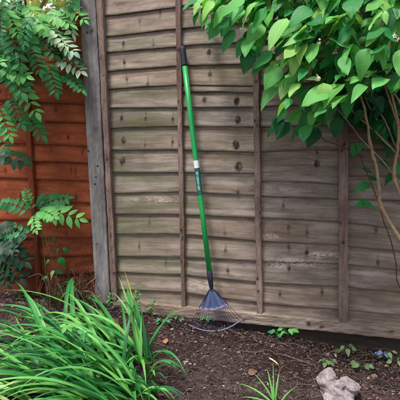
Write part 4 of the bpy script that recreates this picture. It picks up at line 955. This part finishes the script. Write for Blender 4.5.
IV, IF = ico(0)
def scatter(n, fn, bag):
    for _ in range(n):
        x = random.uniform(-.95, 1.85); y = -abs(random.gauss(0, .55)) if random.random() < .4 else random.uniform(-1.15, -.02)
        if y < -1.15: continue
        fn(x, y, bag)
def clod(x, y, bag):
    s = min(.0018*math.exp(abs(random.gauss(0, .62))), .011); V = IV*(1+rng.uniform(-.35, .35, (12, 1)))*s*np.array([random.uniform(.8, 1.5), random.uniform(.8, 1.4), random.uniform(.5, .9)])
    c = random.choice([srgb(56, 44, 44), srgb(78, 62, 60), srgb(42, 33, 35), srgb(98, 82, 80), srgb(62, 48, 49), srgb(124, 106, 104), srgb(34, 27, 29)] + ([srgb(160, 144, 136)] if random.random() < .12 else []))
    bag.put(V+np.array([x, y, gz(x, y)+s*.25]), IF, c)
def twig(x, y, bag):
    a = random.uniform(0, 6.28); L = random.uniform(.012, .06); r = random.uniform(.0005, .0012); z = gz(x, y)+.004
    d = np.array([math.cos(a), math.sin(a), random.uniform(-.05, .25)])*L; p = np.array([x, y, z]); q = p+d*.5+np.array([random.gauss(0, .004), random.gauss(0, .004), .003])
    V, F = tube([p, q, p+d], [r, r*1.1, r*.6], 4); bag.put(V, F, random.choice([srgb(112, 86, 78), srgb(86, 64, 60), srgb(140, 116, 104), srgb(64, 46, 46), srgb(104, 78, 74), srgb(70, 52, 50), srgb(96, 74, 70)] + ([srgb(186, 166, 148)] if random.random() < .3 else [])))
def flake(x, y, bag):
    s = random.uniform(.004, .012); a = random.uniform(0, 6.28); n_ = unit(np.array([random.gauss(0, .5), random.gauss(0, .5)-.3, 1])); d = unit(np.cross(n_, (math.cos(a), math.sin(a), 0))); e = np.cross(n_, d); p = np.array([x, y, gz(x, y)+.005])
    V = [p-d*s, p-e*s*.5+n_*s*.2, p+d*s*1.1, p+e*s*.5+n_*s*.25]; bag.put(V, [[0, 1, 2], [0, 2, 3]], random.choice([srgb(104, 78, 70), srgb(128, 98, 88), srgb(84, 62, 58), srgb(70, 52, 50), srgb(60, 44, 44), srgb(76, 58, 54)] + ([srgb(172, 152, 134)] if random.random() < .3 else [])))
for name, n, fn, lab in [('soil_clods', 15000, clod, 'crumbs and small stones scattered over the soil'), ('twig_litter', 4000, twig, 'thin dry twigs and roots littering the soil'), ('leaf_litter', 4200, flake, 'flakes of dead leaf and bark on the soil')]:
    b = Bag(); scatter(n, fn, b); V, F = b.mesh_args(); o = part(name, V, F, None, M_LITTER, attrs={'tint': ('FLOAT_COLOR', b.cols())}); tag(o, lab, 'litter', kind='stuff')
b = Bag()
for i in range(110):
    x = random.uniform(.45, 1.8) if i % 3 else random.uniform(1.2, 1.8); y = -abs(random.gauss(0, .28))-.03; a = random.uniform(-.7, .7)+(math.pi if i % 2 else 0); L = random.uniform(.05, .2); P = []
    for j in range(6):
        f = j/5; px_ = x+math.cos(a)*L*f+random.gauss(0, .004); py_ = min(y+math.sin(a)*L*f*.6, -.03); P.append((px_, py_, gz(px_, py_)+.004+.022*math.sin(f*3.1)*(i % 4)/3))
    V, F = tube(spline(P, 11), random.uniform(.0008, .0017), 5); b.put(V, F, random.choice([srgb(72, 54, 52), srgb(96, 76, 70), srgb(58, 44, 44), srgb(128, 106, 96), srgb(84, 84, 62)]))
V, F = b.mesh_args(); o = part('trailing_stems', V, F, None, M_LITTER, attrs={'tint': ('FLOAT_COLOR', b.cols())}); tag(o, 'thin dead trailing stems lying over the soil at the fence foot', 'dead stems', kind='stuff')
# a few pale chips one can point to in front of the rake
b = Bag()
pc = hit(188, 362)
for i in range(9):
    x, y = pc[0]+random.gauss(0, .018), pc[1]+random.gauss(0, .02); V = IV*(1+rng.uniform(-.3, .3, (12, 1)))*random.uniform(.004, .007)*np.array([1.4, 1, .6]); b.put(V+np.array([x, y, gz(x, y)+.004]), IF, srgb(190, 176, 156))
V, F = b.mesh_args(); o = part('pale_chips', V, F, None, M_LITTER, attrs={'tint': ('FLOAT_COLOR', b.cols())}); tag(o, 'scatter of pale chippings on the soil below the rake', 'chippings', kind='stuff')

# ------------------------------------------------------------------ tree beyond the fence
tree = thing('tree', 'sunlit pale green tree showing above the orange fence', 'tree', (-2.1, 2.2, 0.0))
Q = spline([(-2.1, 2.2, -.1), (-2.06, 2.2, 1.2), (-2.1, 2.25, 2.3), (-2.0, 2.2, 3.4)], 18); V, F = tube(Q, [.09-.06*i/17 for i in range(18)], 10); part('trunk', V, F, tree, M_BARK, smooth=True)
for i in range(9):
    p = Q[7+i]; a = i*2.4; e = p+np.array([math.cos(a)*.9, math.sin(a)*.6, .35]); V, F = tube(spline([p, (p+e)/2+np.array([0, 0, .12]), e], 8), [.025-.019*j/7 for j in range(8)], 6); part('limb', V, F, tree, M_BARK, smooth=True)
b = Bag()
for i in range(150):
    a = random.uniform(0, 6.28); r = random.uniform(.2, 1.25); c = np.array([-2.05+r*math.cos(a), 2.2+r*.7*math.sin(a), random.uniform(1.5, 3.9)])
    for j in range(22):
        p = c+rng.normal(0, .13, 3); bag_leaf(b, leaf_frame(p, unit(rng.normal(0, 1, 3)+np.array([0, 0, -.5])), unit(rng.normal(0, .5, 3)+np.array([0, 0, 1.0])), random.uniform(.09, .15)), LT[j % 3][1], jcol(random.choice([srgb(160, 200, 120), srgb(190, 206, 130), srgb(206, 204, 150)]), .2, .1))
V, F = b.mesh_args(); o = part('crown', V, F, tree, M_FROND, smooth=True, uv=b.uvs(), attrs={'tint': ('FLOAT_COLOR', b.cols())}); tag(o, kind='stuff'); o.color = (1, 1, 1, 1)
print('objects', len(bpy.data.objects))
